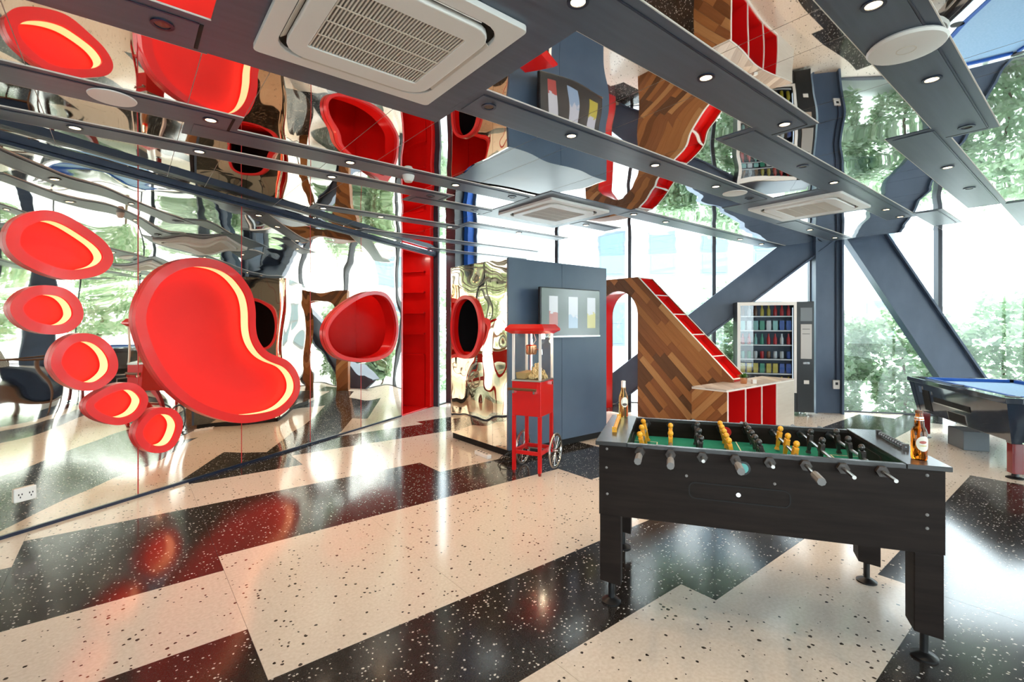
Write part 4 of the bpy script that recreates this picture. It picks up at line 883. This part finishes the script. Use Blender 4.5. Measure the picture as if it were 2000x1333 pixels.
# ------------------------------------------------------------------ ceiling air conditioners
def cassette(s0, t0, label):
    e = empty('air_conditioner', (*XY(s0 + 0.475, t0 + 0.475), CZ - 0.0062), GA, label, 'air conditioner', 'square ceiling air conditioners')
    Q = rrect(0.95, 0.95, 0.025, 6); g1 = rrect(0.80, 0.80, 0.12, 6); g2 = rrect(0.74, 0.74, 0.11, 6); g3 = rrect(0.56, 0.50, 0.01, 6)
    MB().ring(Q, g1, -0.028, 0.0, 'z').build('outer_panel', 'white_plastic', e, bevel=0.004)
    MB().prism(rrect(0.81, 0.81, 0.12, 6), -0.006, -0.001, 'z').build('air_outlet', 'black_matte', e)
    MB().ring(g2, g3, -0.040, -0.008, 'z').build('inner_panel', 'white_plastic', e, bevel=0.006)
    MB().prism(rrect(0.57, 0.51, 0.01, 6), -0.014, -0.0075, 'z').build('filter', 'chair_wood', e)
    gr = MB()
    for k in range(36): x = -0.275 + 0.55 * k / 35; gr.box(x - 0.0036, x + 0.0036, -0.248, 0.248, -0.036, -0.020)
    gr.build('grille', 'cream_slat', e)
    for y in (-0.124, 0, 0.124): box('grille_bar', 'cream_slat', e, -0.279, 0.279, y - 0.005, y + 0.005, -0.038, -0.0361)
    for k in range(4):
        o = MB().add([(-0.27, 0.372, -0.012), (0.27, 0.372, -0.012), (0.27, 0.396, -0.030), (-0.27, 0.396, -0.030), (-0.27, 0.374, -0.008), (0.27, 0.374, -0.008), (0.27, 0.398, -0.026), (-0.27, 0.398, -0.026)],
                     [(0, 1, 2, 3), (7, 6, 5, 4), (0, 4, 5, 1), (1, 5, 6, 2), (2, 6, 7, 3), (3, 7, 4, 0)]).build('louvre', 'cream_slat', e); o.rotation_euler = (0, 0, k * math.pi / 2)
cassette(0.48, 1.66, 'large white ceiling air conditioner nearest the camera at the top')
cassette(3.52, 3.71, 'white ceiling air conditioner above the kiosk')
cassette(5.64, 1.70, 'white ceiling air conditioner above the vending machine and slide')

# ------------------------------------------------------------------ downlights
DL = {'rightmost navy strip': [(2.47, .63, 1), (3.47, .62, 1), (4.49, .62, 0), (5.51, .88, 1), (6.52, .88, 0)],
      'second navy strip from the right': [(1.48, 1.40, 1), (2.48, 1.39, 1), (3.47, 1.38, 1), (4.51, 1.65, 0), (5.25, 1.65, 1), (6.95, 1.65, 1), (7.55, 1.65, 1)],
      'navy strip beside the big air conditioner': [(0.13, 2.68, 0), (1.76, 2.42, 0), (2.49, 2.42, 1), (3.5, 2.42, 1), (4.5, 2.42, 1), (5.20, 2.42, 0), (7.58, 2.68, 1), (8.57, 2.68, 1)],
      'navy strip over the kiosk': [(0.44, 3.73, 1), (1.46, 3.97, 1), (2.49, 3.97, 1), (3.19, 3.97, 0), (4.85, 3.66, 1), (5.53, 3.66, 1), (7.55, 3.66, 1), (8.29, 3.66, 1)],
      'navy strip nearest the mirrored wall': [(-0.27, 4.46, 1), (0.45, 4.46, 1), (1.47, 4.46, 1), (2.50, 4.48, 0), (3.21, 4.70, 0), (4.86, 4.45, 1)],
      'farthest navy strip near the shelving': [(1.79, 5.72, 1), (2.49, 5.72, 1), (3.49, 5.71, 1), (4.5, 5.44, 1)]}
dlp = {}
def downlight(lit):
    e = empty('downlight', label='x', cat='downlight', group='recessed ceiling downlights')
    MB().ring([(0.046 * math.cos(a), 0.046 * math.sin(a)) for a in [i * math.pi / 10 for i in range(20)]], [(0.0315 * math.cos(a), 0.0315 * math.sin(a)) for a in [i * math.pi / 10 for i in range(20)]], -0.006, 0.0, 'z').build('trim_ring', 'navy_line', e)
    MB().lathe([(0.031, -0.002), (0.031, -0.0005)], n=16).build('lens', 'lamp_lens' if lit else 'lamp_off', e)
    return e
sl = bpy.data.lights.new('downlight_beam', 'SPOT'); sl.energy = LAMP_W; sl.color = (1.0, 0.74, 0.48); sl.spot_size = math.radians(115); sl.spot_blend = 0.7; sl.shadow_soft_size = 0.035
for strip, lst in DL.items():
    cnt = {0: 0, 1: 0}
    for s, t, lit in lst:
        if lit in dlp: e = copy_tree(dlp[lit])
        else: e = dlp[lit] = downlight(lit)
        e.location = (*XY(s, t), CZ - 0.0098); nth = ORD[cnt[lit]]; cnt[lit] += 1
        e['label'] = '%s %s downlight from the left in the %s' % (nth, 'lit' if lit else 'unlit', strip)
        if lit:
            q = bpy.data.objects.new('downlight_beam', sl); COL.objects.link(q); q.location = (*XY(s, t), CZ - 0.02)
def disc(s, t, prof, label, cat, name, z=CZ - 0.0098):
    e = empty(name, (*XY(s, t), z), 0, label, cat); MB().lathe(prof, n=32).build('housing', 'white_plastic', e, smooth=True); return e
e = disc(-0.06, 3.73, [(0.10, -0.008), (0.115, -0.006), (0.118, -0.0005)], 'flat white ceiling speaker at the upper left above the light boxes', 'speaker', 'ceiling_speaker')
e = disc(2.94, 0.62, [(0.11, -0.030), (0.150, -0.024), (0.158, -0.012), (0.150, -0.001)], 'round white wireless access point at the upper right', 'access point', 'access_point')
MB().ring([(0.04 * math.cos(a), 0.04 * math.sin(a)) for a in [i * math.pi / 12 for i in range(24)]], [(0.036 * math.cos(a), 0.036 * math.sin(a)) for a in [i * math.pi / 12 for i in range(24)]], -0.0315, -0.0305, 'z').build('status_ring', 'cream_slat', e)
e = disc(4.88, 2.42, [(0.10, -0.008), (0.115, -0.006), (0.118, -0.0005)], 'flat white ceiling speaker beside the far right air conditioner', 'speaker', 'ceiling_speaker')
e = disc(2.0, 3.99, [(0.03, -0.055), (0.042, -0.045), (0.052, -0.02), (0.055, -0.0005)], 'small white smoke detector on the strip above the porthole', 'smoke detector', 'smoke_detector')
MB().lathe([(0.035, -0.058), (0.035, -0.0555)], n=16).build('sensor_cap', 'cream_slat', e)

# ------------------------------------------------------------------ armchair, out of frame at the right but seen in the mirrored wall
ac = empty('armchair', (4.78, 3.78, 0), math.radians(200), 'wooden armchair with navy seat and striped side, seen in the mirror', 'armchair')
for x in (-0.29, 0.29):
    for y in (-0.28, 0.28):
        MB().tube([(x, y * 1.08, 0.0), (x, y, 0.30), (x, y, 0.62 if y < 0 else 0.60)], 0.018, 8).build('leg', 'chair_wood', ac)
    MB().tube([(x, -0.34, 0.63), (x, 0.0, 0.65), (x, 0.34, 0.61)], 0.02, 8).build('armrest', 'chair_wood', ac)
box('seat_cushion', 'chair_navy', ac, -0.26, 0.26, -0.30, 0.26, 0.31, 0.45, bevel=0.03)
o = box('back_cushion', 'chair_stripe', ac, -0.26, 0.26, -0.06, 0.06, 0.0, 0.48, bevel=0.03); o.location = (0, 0.30, 0.40); o.rotation_euler = (-0.25, 0, 0)
box('seat_rail', 'chair_wood', ac, -0.28, 0.28, -0.30, 0.28, 0.26, 0.30)

# ------------------------------------------------------------------ outside: ground, shrubs, building
gr = tag(MB().box(-40, 50, -40, 50, -0.40, -0.30).build('ground', 'outside_ground'), kind='structure')
def shrub(name, x, y, z0, rx, ry, rz, n, seed, label, m, trunk=False):
    random.seed(seed); e = empty(name, (x, y, -0.3), 0, label, 'tree' if trunk else 'shrub', 'greenery outside the windows'); ms = [MB() for _ in range(2)]
    for k in range(n):
        d = Vector((random.gauss(0, 1), random.gauss(0, 1), random.gauss(0, 1))).normalized(); q = random.uniform(0.55, 1.0) ** 0.5
        lump = 1 + 0.22 * math.sin(d.x * 7 + seed) * math.sin(d.y * 6 + 1) + 0.15 * math.sin(d.z * 9 + seed)
        p = Vector((d.x * rx, d.y * ry, d.z * rz)) * q * lump + Vector((0, 0, z0 + 0.3))
        if p.z < 0.02: p.z = random.uniform(0.02, 0.3)
        a = Vector((random.gauss(0, 1), random.gauss(0, 1), random.gauss(0, 0.6))).normalized(); b = a.cross(Vector((random.gauss(0, 1), random.gauss(0, 1), random.gauss(0, 1)))).normalized()
        l = random.uniform(0.045, 0.085) * (1.5 if trunk else 1); w = l * 0.5
        ms[k % 2].add([p - a * l, p + b * w, p + a * l, p - b * w], [(0, 1, 2, 3)])
    for i in (0, 1):
        o = ms[i].build('foliage', 'foliage%d' % ((m + i) % 3), e); o['kind'] = 'stuff'
    MB().tube([(0, 0, 0), (0.05, 0.02, z0 * 0.6), (0.0, 0.05, z0 + 0.3)], 0.03 if not trunk else 0.11, 8, r2=0.02).build('stem', 'trunk', e)
SHR = [(6.15, 9.4, 0.85, 0.75, 0.55, 1.05, 'washed-out leafy shrub outside, between the column and the right brace'), (7.5, 9.2, 0.95, 0.9, 0.6, 1.15, 'leafy shrub outside behind the right steel brace'),
       (8.9, 8.7, 0.9, 0.9, 0.6, 1.1, 'leafy shrub outside the window above the pool table'), (10.2, 8.2, 0.9, 0.8, 0.6, 1.2, 'leafy shrub outside at the far right edge of the windows'),
       (4.55, 10.2, 1.0, 0.65, 0.6, 1.25, 'leafy shrub outside behind the vending machine'), (3.75, 10.9, 0.9, 0.5, 0.5, 1.0, 'slim shrub outside left of the vending machine'),
       (-2.6, 11.4, 0.8, 1.0, 0.8, 1.2, 'leafy shrub outside between the red shelving and the dark column'), (-2.4, 13.6, 1.2, 1.5, 0.8, 1.6, 'taller shrub outside far behind the dark column')]
for i, (x, y, z0, rx, ry, rz, lb) in enumerate(SHR): shrub('shrub', x, y, z0, rx, ry, rz, 5200, 40 + i, lb, i % 3)
TRE = [(13.8, 6.5, 'leafy tree outside the right windows, farthest back'), (14.4, 2.8, 'leafy tree outside the middle of the right windows'), (13.9, -1.2, 'leafy tree outside the right windows, nearest the back wall')]
for i, (x, y, lb) in enumerate(TRE): shrub('tree', x, y, 1.9, 1.4, 1.5, 1.2, 5000, 70 + i, lb, (i + 1) % 3, True)
bd = empty('building', (2.2, 19.0, -0.3), math.radians(-8), 'pale building across the street with bluish windows', 'building')
box('wall', 'building_white', bd, 0, 12.5, 0, 3, 0, 9)
for r_ in range(3):
    for k in range(6):
        x = 1.2 + 1.9 * k; z = 1.0 + 2.7 * r_
        f = box('window', 'building_frame', bd, x, x + 1.0, -0.06, -0.001, z, z + 1.7); box('pane', 'building_pane', f, x + 0.08, x + 0.92, -0.08, -0.061, z + 0.1, z + 0.8); box('pane', 'building_pane', f, x + 0.08, x + 0.92, -0.08, -0.061, z + 0.88, z + 1.6)
